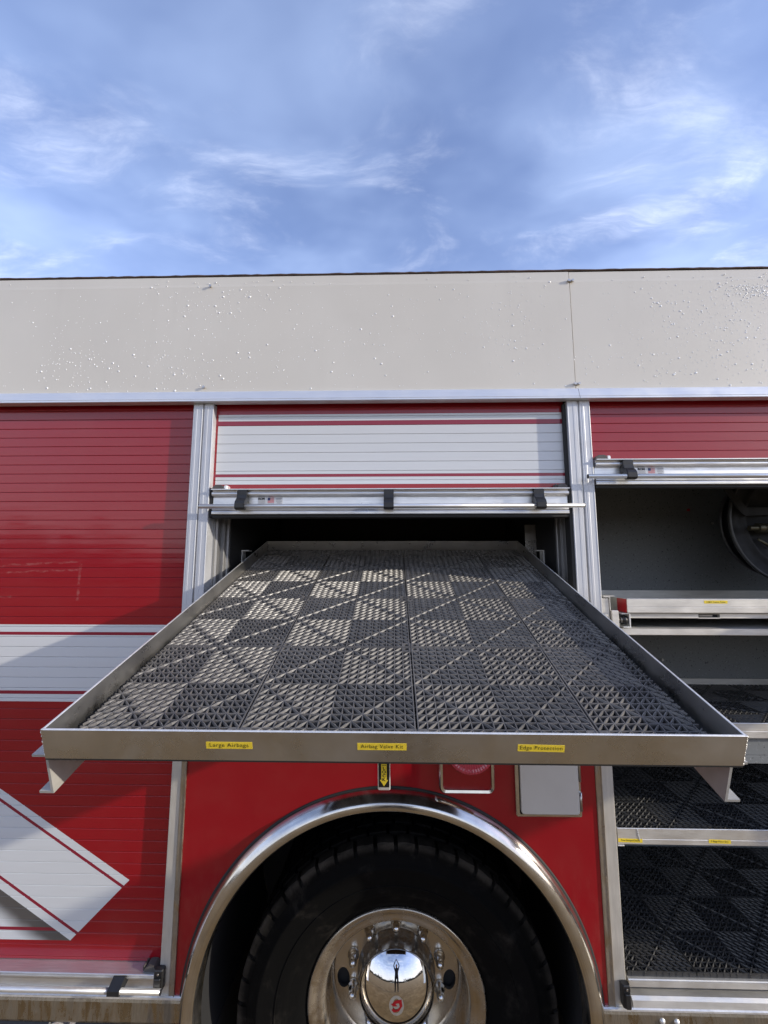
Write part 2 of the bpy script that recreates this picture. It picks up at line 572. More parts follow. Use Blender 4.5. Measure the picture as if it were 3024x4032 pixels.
def copy_to(o, parent, loc=None, name=None):
    c = o.copy()
    COL.objects.link(c)
    c.parent = parent
    if loc is not None:
        c.location = loc
    return c


def text_mesh(body, size, bold=0.0, align='CENTER', spacing=1.0):
    """flat lettering as vertices and faces in the xy plane"""
    cu = bpy.data.curves.new('lettering', 'FONT')
    cu.body = body
    cu.size = size
    cu.align_x = align
    cu.align_y = 'CENTER'
    cu.offset = bold
    cu.resolution_u = 3
    cu.space_character = spacing
    ob = bpy.data.objects.new('lettering', cu)
    COL.objects.link(ob)
    dg = bpy.context.evaluated_depsgraph_get()
    me = bpy.data.meshes.new_from_object(ob.evaluated_get(dg))
    vs = [tuple(v.co) for v in me.vertices]
    fs = [tuple(p.vertices) for p in me.polygons]
    bpy.data.objects.remove(ob)
    bpy.data.curves.remove(cu)
    bpy.data.meshes.remove(me)
    return vs, fs


def put_text(mb, body, size, cx, cz, y, mi, bold=0.0, width=None, spacing=1.0, tilt=0.0):
    """lettering on a plate facing -y"""
    vs, fs = text_mesh(body, size, bold, spacing=spacing)
    if not vs:
        return
    xs = [v[0] for v in vs]
    k = 1.0
    if width:
        k = width / (max(xs) - min(xs))
    zs = [v[1] for v in vs]
    mx = (max(xs) + min(xs)) / 2
    mz = (max(zs) + min(zs)) / 2
    ct, st = math.cos(tilt), math.sin(tilt)
    out = []
    for v in vs:
        a, c = (v[0] - mx) * k, v[1] - mz
        out.append((cx + a * ct - c * st, y, cz + a * st + c * ct))
    mb.add(out, fs, mi)


# ================================================================== SETTING
m, g, b = new_mat('dry_grass_ground')
p = g.pos()
n1 = g.noise(p, 0.25, 5, 0.6)
n2 = g.noise(p, 3.5, 6, 0.7)
n3 = g.noise(g.mapping(p, (60, 14, 1)), 1.0, 4, 0.7)
c = g.mix(g.ramp(n1, 0.35, 0.65), (0.26, 0.175, 0.088), (0.21, 0.142, 0.072))
c = g.mix(g.ramp(n2, 0.40, 0.72), c, (0.34, 0.245, 0.130))
c = g.mix(g.m('MULTIPLY', g.ramp(n3, 0.5, 0.75), 0.5), c, (0.12, 0.09, 0.05))
setp(g, b, base=c, rough=0.95, spec=0.1, normal=g.bump(n2, 0.6, 0.05))
gm = MB()
N = 48
vs, fs = [], []
for j in range(N + 1):
    for i in range(N + 1):
        u = (i / N * 2 - 1)
        w = (j / N * 2 - 1)
        x = 900 * u * abs(u) ** 1.6
        y = 900 * w * abs(w) ** 1.6
        vs.append((x, y, 0.0 if math.hypot(x, y) < 6 else 0.05 * math.sin(x * 0.13) * math.cos(y * 0.11)))
for j in range(N):
    for i in range(N):
        a = j * (N + 1) + i
        fs.append((a, a + 1, a + N + 2, a + N + 1))
gm.add(vs, fs, 0, True)
ground = gm.build('ground', m)
tag(ground, kind='structure')

# distant wood behind the photographer (only its reflection shows)
mt, g, b = new_mat('winter_trees')
n = g.noise(g.pos(), 0.9, 5, 0.7)
setp(g, b, base=g.mix(g.ramp(n, 0.35, 0.65), (0.040, 0.035, 0.028), (0.095, 0.085, 0.060)), rough=0.95, spec=0.05)
tl = MB()
rnd = random.Random(3)
for k in range(150):
    a = R(188 + 164 * k / 149) + rnd.uniform(-0.008, 0.008)
    dist = rnd.uniform(85, 125)
    h = rnd.uniform(5.0, 10.5) * (0.8 + 0.3 * math.sin(k * 0.21))
    cx, cy = dist * math.cos(a), dist * math.sin(a)
    tl.tube((cx, cy, 0), (cx, cy, h * 0.6), 0.25, 5, r1=0.1, caps=False)
    for q in range(16):
        px, py, pz = cx + rnd.gauss(0, 1.6), cy + rnd.gauss(0, 1.6), h * rnd.uniform(0.12, 1.0)
        r = rnd.uniform(0.6, 1.7) * (1.15 - 0.5 * pz / h)
        vs = []
        for lat in (-0.9, 0.0, 0.9):
            for lo in range(6):
                rr = r * math.cos(lat) * rnd.uniform(0.6, 1.2)
                vs.append((px + rr * math.cos(lo * PI / 3), py + rr * math.sin(lo * PI / 3), pz + r * math.sin(lat) * rnd.uniform(0.7, 1.1)))
        fs = [(l * 6 + i, l * 6 + (i + 1) % 6, l * 6 + 6 + (i + 1) % 6, l * 6 + 6 + i) for l in (0, 1) for i in range(6)]
        fs += [(5, 4, 3, 2, 1, 0), tuple(range(12, 18))]
        tl.add(vs, fs)
tag(tl.build('treeline', mt, fix=False), kind='stuff')

# ================================================================== FIRE TRUCK
truck = empty('fire_truck')
tag(truck, 'red and white fire rescue truck with its roll-up side doors and a tray pulled out', 'fire truck')
XL, XR = -2.3, 2.9
YB = 2.45
# --- coordinates of the side
Z_TOP, Z_PAN, Z_GUT = 2.983, 2.531, 2.488
DOOR_Y = 0.028
PITCH = 0.0331

# outer shell: roof, far side, ends, underside
mb = MB()
mb.box(XL, XR, 0.012, YB, 2.955, 2.975)
mb.build('roof', M['panel'], truck)
mb = MB()
mb.box(XL, XR, YB, YB + 0.02, 0.55, 2.97)
mb.box(XL, XL + 0.02, 0.02, YB, 0.55, 2.95)
mb.box(XR - 0.02, XR, 0.02, YB, 0.55, 2.95)
mb.build('body_shell', M['red'], truck)
mb = MB()
mb.box(XL + 0.1, XR - 0.1, 0.75, YB - 0.05, 0.50, 0.56)
mb.box(XL + 0.2, XR - 0.2, 0.80, 0.90, 0.62, 0.86)
mb.box(XL + 0.2, XR - 0.2, 1.6, 1.7, 0.62, 0.86)
mb.build('chassis_frame', M['dark'], truck)

# upper panels, seam, gasket along the top
SEAM = 0.6345
for (x0, x1, dy) in ((XL, SEAM - 0.0012, 0.0), (SEAM + 0.0012, XR, 0.0015)):
    mb = MB()
    # folded sheet: top flange turned in, face with faint crowned fold near the top
    prof = [(0.0 + dy, Z_PAN), (-0.0005 + dy, Z_PAN + 0.20), (0.0 + dy, 2.935), (0.0012 + dy, 2.945), (0.0035 + dy, 2.976), (0.008 + dy, 2.979),
            (0.030, 2.979), (0.030, 2.975), (0.010, 2.972), (0.010, Z_PAN)]
    mb.prism_x(prof, x0, x1)
    mb.build('upper_panel', M['panel'], truck)
mb = MB()
vs = []
k = 240
prof = [(0.004, 2.979), (0.001, 2.9815), (0.002, 2.985), (0.012, 2.986), (0.02, 2.979)]
rnd = random.Random(5)
for i in range(k + 1):
    x = XL + (XR - XL) * i / k
    dz = rnd.uniform(-0.0012, 0.0012)
    vs += [(x, y, z + (dz if z > 2.98 else 0)) for y, z in prof]
n = len(prof)
fs = [(i * n + j, i * n + j + 1, (i + 1) * n + j + 1, (i + 1) * n + j) for i in range(k) for j in range(n - 1)]
mb.add(vs, fs)
mb.build('roof_gasket', M['gasket'], truck)
# panel fixing bolts
bolt = MB()
bolt.tube((0, 0.004, 0), (0, -0.005, 0), 0.0036, 10)
bolt.tube((0, -0.005, 0), (0, -0.0085, 0), 0.0048, 6, smooth=False)
b0 = None
for (x, z) in ((-0.6699, 2.9356), (-0.673, 2.5478), (SEAM - 0.005, 2.937), (SEAM - 0.004, 2.548), (SEAM + 0.009, 2.937), (SEAM + 0.010, 2.548)):
    if b0 is None:
        b0 = bolt.build('bolt', M['steel'], truck, (x, 0, z))
    else:
        copy_to(b0, truck, (x, 0, z))
for z in (2.937, 2.548):
    mb = MB()
    mb.bbox(SEAM - 0.009, SEAM + 0.014, -0.0045, -0.0005, z - 0.0035, z + 0.0035, 0.001)
    mb.build('seam_clip', M['steel'], truck)

# beads of water on the off-white panel
mb = MB()
rnd = random.Random(21)
pts = []
clusters = [(-1.16, 2.66, 0.07, 0.09, 120), (-0.78, 2.80, 0.12, 0.12, 110), (-0.55, 2.88, 0.12, 0.05, 70), (-0.30, 2.72, 0.16, 0.06, 60), (-0.95, 2.60, 0.20, 0.06, 70),
            (-0.62, 2.62, 0.18, 0.05, 60), (0.42, 2.76, 0.06, 0.09, 90), (0.15, 2.74, 0.18, 0.10, 70), (0.95, 2.76, 0.10, 0.10, 110), (1.15, 2.80, 0.12, 0.10, 260),
            (1.24, 2.70, 0.09, 0.10, 160), (0.9, 2.62, 0.16, 0.04, 60), (1.28, 2.89, 0.05, 0.016, 170), (1.45, 2.74, 0.12, 0.12, 150)]
for cx, cz, sx, sz, n in clusters:
    for i in range(n):
        pts.append((rnd.gauss(cx, sx), rnd.gauss(cz, sz)))
for i in range(330):
    pts.append((rnd.uniform(-1.6, 1.6), rnd.uniform(2.54, 2.96)))
for (x, z) in pts:
    if not 2.535 < z < 2.962 or abs(x) > 2:
        continue
    r = min(0.0040, 0.0010 + rnd.expovariate(1 / 0.00075))
    h = r * 0.42
    y = 0.0009 if x > SEAM else -0.0006
    vs = [(x, y - h, z)]
    for i in range(7):
        t = i * 2 * PI / 7
        vs.append((x + r * 0.72 * math.cos(t), y - h * 0.66, z + r * 0.72 * math.sin(t)))
    for i in range(7):
        t = i * 2 * PI / 7
        vs.append((x + r * math.cos(t), y + 0.0012, z + r * math.sin(t) * 1.05))
    fs = [(0, 1 + i, 1 + (i + 1) % 7) for i in range(7)] + [(1 + i, 8 + i, 8 + (i + 1) % 7, 1 + (i + 1) % 7) for i in range(7)]
    mb.add(vs, fs, 0, True)
dr = mb.build('water_droplets', M['drop'], truck, fix=False)
tag(dr, kind='stuff')

# rain gutter rail in two lengths
for (x0, x1) in ((XL, SEAM + 0.0035), (SEAM + 0.005, XR)):
    mb = MB()
    mb.prism_x([(0.01, Z_PAN), (-0.004, Z_PAN), (-0.008, Z_PAN - 0.003), (-0.0175, 2.4985), (-0.0165, 2.4965), (-0.0195, 2.4955), (-0.021, 2.4895), (-0.019, Z_GUT), (0.01, Z_GUT)], x0, x1)
    mb.build('gutter_rail', M['gutter'], truck)

# --- door posts: extruded aluminium with a shallow groove


def post(x0, x1, z0, z1, groove=True, mat='alu', flip=False):
    w = x1 - x0
    if groove:
        prof = [(x0, 0.05), (x0, 0.002), (x0 + 0.002, 0.0), (x0 + w * 0.22, 0.0), (x0 + w * 0.24, -0.0008), (x0 + w * 0.42, -0.0008), (x0 + w * 0.46, 0.0),
                (x0 + w * 0.88, 0.0), (x0 + w * 0.92, -0.0012), (x1 - 0.0015, -0.0012), (x1, -0.0002), (x1, 0.05)]
        if flip:
            prof = [(x0 + x1 - a, c2) for a, c2 in reversed(prof)]
    else:
        prof = [(x0, 0.05), (x0, 0.002), (x0 + 0.002, 0.0), (x1 - 0.002, 0.0), (x1, 0.002), (x1, 0.05)]
    q = MB()
    q.prism_z(prof, z0, z1)
    return q.build('door_post', M[mat], truck)


PT = 2.487
post(-0.708, -0.6735, 1.32, PT)
post(-0.669, -0.636, 1.74, PT)
post(0.600, 0.635, 1.74, PT, flip=True)
post(0.6415, 0.677, 1.32, PT)
post(-0.708, -0.6755, 0.645, 1.3195, False, 'beige')
post(0.640, 0.677, 0.645, 1.3195, False, 'beige')
for (x0, x1) in ((-0.6733, -0.6692), (0.6352, 0.6413)):
    mb = MB()
    mb.box(x0, x1, 0.006, 0.05, 1.32, PT)
    mb.build('post_joint', M['steel'], truck)
# muddy edge trims beside the wheel panel
for (x0, x1) in ((-0.6752, -0.6583), (0.6215, 0.6397)):
    mb = MB()
    mb.prism_z([(x0, 0.03), (x0, -0.0025), (x0 + 0.0015, -0.004), (x1 - 0.0035, -0.0035), (x1 - 0.0015, -0.006), (x1, -0.006), (x1, 0.03)], 0.646, 1.74)
    mb.build('edge_trim', M['rail_dirt_v'], truck)

# --- wheel panel with the round cut-out
ACX, ACZ = -0.016, 0.609
mb = MB()
x0, x1, z0, z1 = -0.6581, 0.6213, 0.60, 1.74
arc = []
NA = 72
for i in range(NA + 1):
    t = PI - PI * i / NA
    arc.append((ACX + 0.598 * math.cos(t), ACZ + 0.598 * math.sin(t)))
outer = []
for i in range(NA + 1):
    t = PI - PI * i / NA
    c_, s_ = math.cos(t), math.sin(t)
    best = 9
    if c_ > 1e-6:
        best = min(best, (x1 - ACX) / c_)
    if c_ < -1e-6:
        best = min(best, (x0 - ACX) / c_)
    if s_ > 1e-6:
        best = min(best, (z1 - ACZ) / s_)
    outer.append((ACX + best * c_, ACZ + best * s_))
# put real corners in
for corner in ((x0, z1), (x1, z1)):
    j = min(range(NA + 1), key=lambda q: (outer[q][0] - corner[0]) ** 2 + (outer[q][1] - corner[1]) ** 2)
    outer[j] = corner
vs = [(a, 0.0, c) for a, c in arc] + [(a, 0.0, c) for a, c in outer] + [(a, 0.02, c) for a, c in arc]
n = NA + 1
fs = [(i, i + 1, n + i + 1, n + i) for i in range(NA)] + [(i, 2 * n + i, 2 * n + i + 1, i + 1) for i in range(NA)]
mb.add(vs, fs)
mb.box(x0, ACX - 0.5979, 0.0002, 0.02, 0.50, 0.609)
mb.box(ACX + 0.5979, x1, 0.0002, 0.02, 0.50, 0.609)
mb.build('wheel_panel', M['red'], truck)
mb = MB()
mb.box(-0.636, 0.600, -0.002, 0.42, 1.741, 1.757)
mb.build('compartment_sill', M['shelf'], truck)

# rounded stainless arch trim
mb = MB()
prof = [(0.622, 0.002), (0.6215, -0.008), (0.617, -0.020), (0.609, -0.032), (0.598, -0.041), (0.587, -0.045), (0.577, -0.043), (0.571, -0.036), (0.568, -0.026), (0.568, 0.02)]
mb.lathe_y(prof, ACX, ACZ, 140, 0, True, R(-22), R(202))
arch = mb.build('arch_trim', M['chrome'], truck)
mb = MB()
mb.lathe_y([(0.628, 0.0005), (0.627, -0.004), (0.6225, -0.005)], ACX, ACZ, 120, 0, True, R(-22), R(202))
mb.build('arch_seal', M['seal'], truck)
# wheel well liner
mb = MB()
mb.lathe_y([(0.600, 0.022), (0.600, 0.74)], ACX, ACZ, 64, 0, True, R(-18), R(198))
prof = [(ACX + 0.6 * math.cos(R(-18 + 216 * i / 40)), ACZ + 0.6 * math.sin(R(-18 + 216 * i / 40))) for i in range(41)]
mb.add([(a, 0.74, c) for a, c in prof], [tuple(range(41))])
for sx in (-1, 1):
    xa = ACX + sx * 0.570
    mb.box(min(xa, xa + sx * 0.006), max(xa, xa + sx * 0.006), 0.022, 0.745, 0.06, 0.43)
mb.box(ACX - 0.575, ACX + 0.575, 0.741, 0.746, 0.03, 0.43)
mb.build('wheel_well', M['dark'], truck)

# --- wheel
WX, WZ = 0.004, 0.498
wheel = empty('wheel', truck, (WX, 0, WZ))
mb = MB()
# carcass: sidewall bulge, rim seat
side = [(0.285, 0.165), (0.30, 0.148), (0.325, 0.125), (0.345, 0.121), (0.350, 0.116), (0.365, 0.108), (0.40, 0.099), (0.432, 0.096), (0.440, 0.0925), (0.446, 0.0925), (0.450, 0.098),
        (0.466, 0.104), (0.480, 0.110), (0.492, 0.116), (0.4965, 0.126), (0.4975, 0.34), (0.49, 0.36), (0.44, 0.385), (0.36, 0.38), (0.29, 0.33)]
mb.lathe_y(side, 0, 0, 120, 0, True)
# tread blocks: shoulder row with lug cuts, then inner ribs
NB = 46
for k in range(NB):
    a = 2 * PI * k / NB
    for (y0, y1, r1_, fr, off) in ((0.112, 0.162, 0.510, 0.80, 0.0), (0.172, 0.218, 0.5115, 0.84, 0.4), (0.228, 0.272, 0.512, 0.84, 0.1), (0.282, 0.345, 0.510, 0.8, 0.5)):
        aa = a + off * 2 * PI / NB
        w = PI / NB * fr
        vs = []
        for (rr, ya) in ((0.494, y0 - (0.002 if off == 0 else 0)), (r1_, y0 + 0.004), (r1_, y1), (0.494, y1)):
            for t in (-w, -w * 0.3, w * 0.3, w):
                jag = 0.0025 * math.sin(7 * t / w + k) if off == 0 else 0
                vs.append((rr * math.cos(aa + t + 0.01 * (ya - y0) * 10), ya + jag, rr * math.sin(aa + t + 0.01 * (ya - y0) * 10)))
        fs = []
        for q in range(3):
            for i in range(3):
                fs.append((q * 4 + i, q * 4 + i + 1, q * 4 + 5 + i, q * 4 + 4 + i))
        fs += [(0, 4, 8, 12), (3, 15, 11, 7)]
        mb.add(vs, fs)
# shoulder scallops down onto the sidewall
for k in range(NB):
    a = 2 * PI * k / NB
    w = PI / NB * 0.80
    vs = []
    for (rr, ya) in ((0.506, 0.113), (0.494, 0.1095), (0.478, 0.1085)):
        for t in (-w, 0, w):
            vs.append((rr * math.cos(a + t), ya - 0.001, rr * math.sin(a + t)))
    mb.add(vs, [(0, 1, 4, 3), (1, 2, 5, 4), (3, 4, 7, 6), (4, 5, 8, 7)])
# raised rings and sidewall lettering stand-off ribs
mb.lathe_y([(0.385, 0.1035), (0.3855, 0.1005), (0.3885, 0.0995), (0.3895, 0.1015)], 0, 0, 120, 0, True)
mb.build('tyre', M['tyre'], wheel)
mb = MB()
# inner dual tyre
mb.lathe_y([(0.3, 0.44), (0.40, 0.405), (0.48, 0.42), (0.50, 0.445), (0.50, 0.66), (0.3, 0.69)], 0, 0, 72, 0, True)
mb.build('inner_tyre', M['tyre'], wheel)
mb = MB()
mb.lathe_y([(0.280, 0.172), (0.290, 0.160), (0.2915, 0.152), (0.2895, 0.1475), (0.284, 0.1465), (0.276, 0.150), (0.268, 0.156), (0.2615, 0.159), (0.256, 0.158), (0.249, 0.157), (0.243, 0.1605), (0.2385, 0.170),
            (0.236, 0.185), (0.233, 0.23), (0.231, 0.262), (0.226, 0.276), (0.217, 0.281)], 0, 0, 128, 0, True)
mb.build('rim', M['rim'], wheel)
# wheel disc with hand holes
cu = bpy.data.curves.new('disc', 'CURVE')
cu.dimensions = '2D'
cu.fill_mode = 'BOTH'
def circ(cx, cy, rx, ry, n, rot=0.0):
    sp_ = cu.splines.new('POLY')
    sp_.points.add(n - 1)
    for i in range(n):
        t = 2 * PI * i / n
        a, c = rx * math.cos(t), ry * math.sin(t)
        sp_.points[i].co = (cx + a * math.cos(rot) - c * math.sin(rot), cy + a * math.sin(rot) + c * math.cos(rot), 0, 1)
    sp_.use_cyclic_u = True
circ(0, 0, 0.218, 0.218, 96)
circ(0, 0, 0.08, 0.08, 48)
for k in range(3):
    t = R((-7, 187, 270)[k])
    circ(0.188 * math.cos(t), 0.188 * math.sin(t), 0.022, 0.032, 20, t)
cu.extrude = 0.006
ob = bpy.data.objects.new('disc', cu)
COL.objects.link(ob)
me = bpy.data.meshes.new_from_object(ob.evaluated_get(bpy.context.evaluated_depsgraph_get()))
bpy.data.objects.remove(ob)
me.materials.clear()
me.materials.append(M['disc'])
disc = bpy.data.objects.new('wheel_disc', me)
COL.objects.link(disc)
disc.parent = wheel
disc.location = (0, 0.283, 0)
disc.rotation_euler = (R(90), 0, 0)
mb = MB()
mb.tube((0, 0.34, 0), (0, 0.30, 0), 0.225, 48)
mb.build('brake_drum', M['dark'], wheel)
# lug nut covers
ln = MB()
ln.lathe_y([(0.0, -0.046), (0.006, -0.0445), (0.0105, -0.0405), (0.0135, -0.034), (0.0150, -0.022), (0.0155, -0.008), (0.0195, -0.005), (0.020, 0.0)], 0, 0, 20, 0, True)
l0 = None
for k in range(10):
    t = R(90 + 36 * k)
    loc = (0.160 * math.cos(t), 0.2765, 0.160 * math.sin(t))
    if l0 is None:
        l0 = ln.build('lug_nut_cover', M['nut'], wheel, loc)
    else:
        copy_to(l0, wheel, loc)
# hub cover: fluted drum with a domed cap
mb = MB()
NS = 80
prof = [(0.138, 0.277), (0.136, 0.268), (0.131, 0.262), (0.1295, 0.230), (0.129, 0.208), (0.127, 0.2045), (0.1250, 0.203)]
vs = []
for i in range(NS):
    t = 2 * PI * i / NS
    for q, (r_, y_) in enumerate(prof):
        fl = 0.0
        if 1 < q < 5:
            fl = -0.0045 * (0.5 + 0.5 * math.cos(t * 10)) ** 3
        vs.append(((r_ + fl) * math.cos(t), y_, (r_ + fl) * math.sin(t)))
k = len(prof)
fs = [(i * k + q, i * k + q + 1, ((i + 1) % NS) * k + q + 1, ((i + 1) % NS) * k + q) for i in range(NS) for q in range(k - 1)]
mb.add(vs, fs, 1, True)
SR = 0.169
SY = 0.152 + SR
dome = [(SR * math.sin(R(a)), SY - SR * math.cos(R(a))) for a in [0.01, 4, 8, 12, 16, 20, 24, 28, 32, 36, 40, 44, 47]]
mb.lathe_y(dome, 0, 0, 96, 0, True)
mb.lathe_y([(SR * math.sin(R(47)), SY - SR * math.cos(R(47))), (0.1245, 0.2065), (0.126, 0.2075)], 0, 0, 96, 0, True)
mb.build('hub_cover', [M['chrome_hub'], M['barrel']], wheel)
# red emblem on a pale disc in the middle of the dome


def on_dome(x, z, lift):
    rr = math.sqrt(max(1e-9, (SR + lift) ** 2 - x * x - z * z))
    return (x, SY - rr, z)


mb = MB()
def dome_patch(mb, ptsxz, lift, mi):
    n_ = len(ptsxz)
    cx_ = sum(p_[0] for p_ in ptsxz) / n_
    cz_ = sum(p_[1] for p_ in ptsxz) / n_
    mb.add([on_dome(cx_, cz_, lift)] + [on_dome(a, c, lift) for a, c in ptsxz], [(0, 1 + i, 1 + (i + 1) % n_) for i in range(n_)], mi)
dome_patch(mb, [(0.024 * math.cos(t * PI / 16), 0.0285 * math.sin(t * PI / 16)) for t in range(32)], 0.0004, 0)
def dome_quad(mb, q, lift, mi):
    mb.add([on_dome(a, c, lift) for a, c in q], [(0, 1, 2, 3)], mi)
# angular looped mark
ring_o = [(-0.0165, 0.004), (-0.004, 0.0155), (0.0165, 0.0185), (0.019, 0.000), (0.008, -0.014), (-0.0085, -0.019), (-0.0165, -0.011)]
ring_i = [(-0.0085, 0.001), (-0.001, 0.0075), (0.0085, 0.0090), (0.0105, -0.0015), (0.003, -0.0085), (-0.0045, -0.0115), (-0.0085, -0.006)]
for i in range(7):
    if i == 6:
        continue
    j = (i + 1) % 7
    dome_quad(mb, [ring_o[i], ring_o[j], ring_i[j], ring_i[i]], 0.0008, 1)
dome_quad(mb, [(-0.019, 0.0065), (-0.0045, 0.0065), (0.0045, 0.0005), (-0.0105, -0.0005)], 0.0010, 1)
mb.build('hub_emblem', [M['tanfilm'], M['redink']], wheel)

# --- red tail lamp
lamp = empty('tail_lamp', truck)


def round_rect(x0, x1, z0, z1, r, n=6):
    pts = []
    for (cx, cz, a0) in ((x1 - r, z1 - r, 0), (x0 + r, z1 - r, 90), (x0 + r, z0 + r, 180), (x1 - r, z0 + r, 270)):
        for i in range(n + 1):
            t = R(a0 + 90 * i / n)
            pts.append((cx + r * math.cos(t), cz + r * math.sin(t)))
    return pts


def frame_ring(mb, oa, ob_, ya, yb, mi=0):
    n_ = len(oa)
    vs = [(x, ya, z) for x, z in oa] + [(x, yb, z) for x, z in ob_]
    mb.add(vs, [(i, (i + 1) % n_, n_ + (i + 1) % n_, n_ + i) for i in range(n_)], mi)


lx0, lx1, lz0, lz1 = 0.137, 0.308, 1.226, 1.49
mb = MB()
o1 = round_rect(lx0, lx1, lz0, lz1, 0.02)
o2 = round_rect(lx0 + 0.004, lx1 - 0.004, lz0 + 0.004, lz1 - 0.004, 0.017)
o3 = round_rect(lx0 + 0.011, lx1 - 0.011, lz0 + 0.011, lz1 - 0.011, 0.012)
frame_ring(mb, o1, o1, 0.0, -0.020)
frame_ring(mb, o1, o2, -0.020, -0.026)
frame_ring(mb, o2, o3, -0.026, -0.024)
frame_ring(mb, o3, o3, -0.024, -0.006)
mb.build('lamp_bezel', M['chrome'], lamp)
mb = MB()
n_ = 44
xs = [lx0 + 0.0115 + (lx1 - lx0 - 0.023) * i / (2 * n_) for i in range(2 * n_ + 1)]
vs = []
for i, x in enumerate(xs):
    y = -0.0195 - (0.0012 if i % 2 else 0)
    vs += [(x, y, lz0 + 0.0115), (x, y, lz1 - 0.0115)]
mb.add(vs, [(2 * i, 2 * i + 2, 2 * i + 3, 2 * i + 1) for i in range(2 * n_)])
mb.build('lamp_lens', M['lens'], lamp)
mb = MB()
lcx, lcz = 0.2345, 1.3595
vs, fs = [], []
for i in range(97):
    t = 2 * PI * i / 96
    rib = 0.0008 if i % 2 else 0
    for (r_, y_) in ((0.0785, -0.0195), (0.0765, -0.0275 - rib), (0.069, -0.0305 - rib), (0.061, -0.0285 - rib), (0.0, -0.034)):
        vs.append((lcx + r_ * math.cos(t), y_, lcz + r_ * math.sin(t)))
fs = [(i * 5 + q, i * 5 + q + 1, i * 5 + 6 + q, i * 5 + 5 + q) for i in range(96) for q in range(4)]
mb.add(vs, fs)
mb.build('lamp_dome', M['lens_dome'], lamp)

# --- silver filler flap
fl = empty('filler_door', truck)
fx0, fx1, fz0, fz1 = 0.372, 0.571, 1.159, 1.372
mb = MB()
o1 = round_rect(fx0, fx1, fz0, fz1, 0.006, 3)
o2 = round_rect(fx0 + 0.003, fx1 - 0.003, fz0 + 0.003, fz1 - 0.003, 0.005, 3)
o3 = round_rect(fx0 + 0.010, fx1 - 0.010, fz0 + 0.007, fz1 - 0.007, 0.006, 3)
frame_ring(mb, o1, o1, 0.0, -0.012)
frame_ring(mb, o1, o2, -0.012, -0.014)
frame_ring(mb, o2, o3, -0.014, -0.014)
frame_ring(mb, o3, o3, -0.014, -0.002)
mb.build('filler_frame', M['chrome'], fl)
mb = MB()
p1 = round_rect(fx0 + 0.014, fx1 - 0.008, fz0 + 0.0095, fz1 - 0.010, 0.010)
p2 = round_rect(fx0 + 0.0155, fx1 - 0.0095, fz0 + 0.011, fz1 - 0.0115, 0.009)
frame_ring(mb, p1, p1, -0.002, -0.018)
frame_ring(mb, p1, p2, -0.018, -0.0195)
mb.add([(x, -0.0195, z) for x, z in p2], [tuple(range(len(p2)))])
mb.build('filler_flap', M['flap'], fl)
mb = MB()
mb.tube((fx1 - 0.003, -0.0165, 1.178), (fx1 - 0.003, -0.0165, 1.232), 0.0036, 10)
mb.tube((fx1 - 0.003, -0.0165, 1.262), (fx1 - 0.003, -0.0165, 1.36), 0.0036, 10)
mb.build('filler_hinge', M['steel'], fl)
mb = MB()
mb.box(fx0 + 0.0101, fx1 - 0.0101, -0.0035, -0.001, fz0 + 0.0071, fz1 - 0.0071)
mb.build('filler_gasket', M['seal'], fl)

# --- roll-up doors


def make_slat(name, x0, x1, h, mat, parent, z):
    mb = MB()
    y = DOOR_Y
    e = 0.00022
    # gently rolled face with a narrow tongue gap to the next slat
    prof = [(y + 0.010, -h + e), (y + 0.0015, -h + e), (y + 0.0003, -h + e + 0.0006), (y, -h + e + 0.0014), (y - 0.0001, -h / 2), (y, -e - 0.0012), (y + 0.0003, -e - 0.0005), (y + 0.0015, -e), (y + 0.010, -e)]
    mb.prism_x(prof, x0, x1)
    return mb.build('slat', mat, parent, (0, 0, z))


def make_door(z_first, z_end, x0, x1, mat, has_top=True):
    d = empty('roll_up_door', truck)
    n = int(round((z_first - z_end) / PITCH))
    first = make_slat('slat', x0, x1, PITCH, mat, d, z_first)
    z = z_first - PITCH
    while z - PITCH > z_end + 0.004:
        copy_to(first, d, (0, 0, z))
        z -= PITCH
    # the short piece that shows above the bottom bar, and the piece under the gutter
    if z - z_end > 0.003:
        make_slat('slat', x0, x1, z - z_end, mat, d, z)
    for q in (1, 2):
        copy_to(first, d, (0, 0, z_first + q * PITCH))
    mb = MB()
    mb.box(x0 + 0.002, x1 - 0.002, DOOR_Y + 0.0095, DOOR_Y + 0.013, z_end, z_first + PITCH)
    mb.build('slat_web', M['seal'], d)
    return d


BAR = [(0.034, 0), (-0.013, 0), (-0.015, -0.001), (-0.015, -0.0032), (0.001, -0.0035), (0.003, -0.009), (-0.003, -0.0100), (-0.0058, -0.0125), (-0.0066, -0.016), (-0.0058, -0.0195),
       (-0.002, -0.0225), (0.007, -0.025), (0.010, -0.027), (0.010, -0.062), (0.004, -0.0635), (0.0015, -0.066), (0.0015, -0.071), (0.006, -0.0725), (0.006, -0.0735), (0.0, -0.075), (-0.001, -0.078),
       (-0.001, -0.0845), (0.0, -0.086), (0.034, -0.086)]


def bottom_bar(d, x0, x1, T):
    mb = MB()
    mb.prism_x([(y, T + z) for y, z in BAR], x0, x1)
    mb.build('bottom_bar', M['alu_x'], d)
    mb = MB()
    mb.prism_x([(0.006, T - 0.0862), (0.004, T - 0.096), (0.012, T - 0.100), (0.022, T - 0.096), (0.022, T - 0.0862)], x0, x1)
    mb.build('bottom_seal', M['seal'], d)


def lift_bar(d, x0, x1, y, z, mat='alu_x'):
    mb = MB()
    mb.tube((x0 + 0.002, y, z), (x1 - 0.002, y, z), 0.0076, 24)
    for xa, xb in ((x0, x0 + 0.003), (x1 - 0.003, x1)):
        mb.tube((xa, y, z), (xb, y, z), 0.0072, 24, mi=1)
    mb.build('lift_bar', [M[mat], M['black']], d)


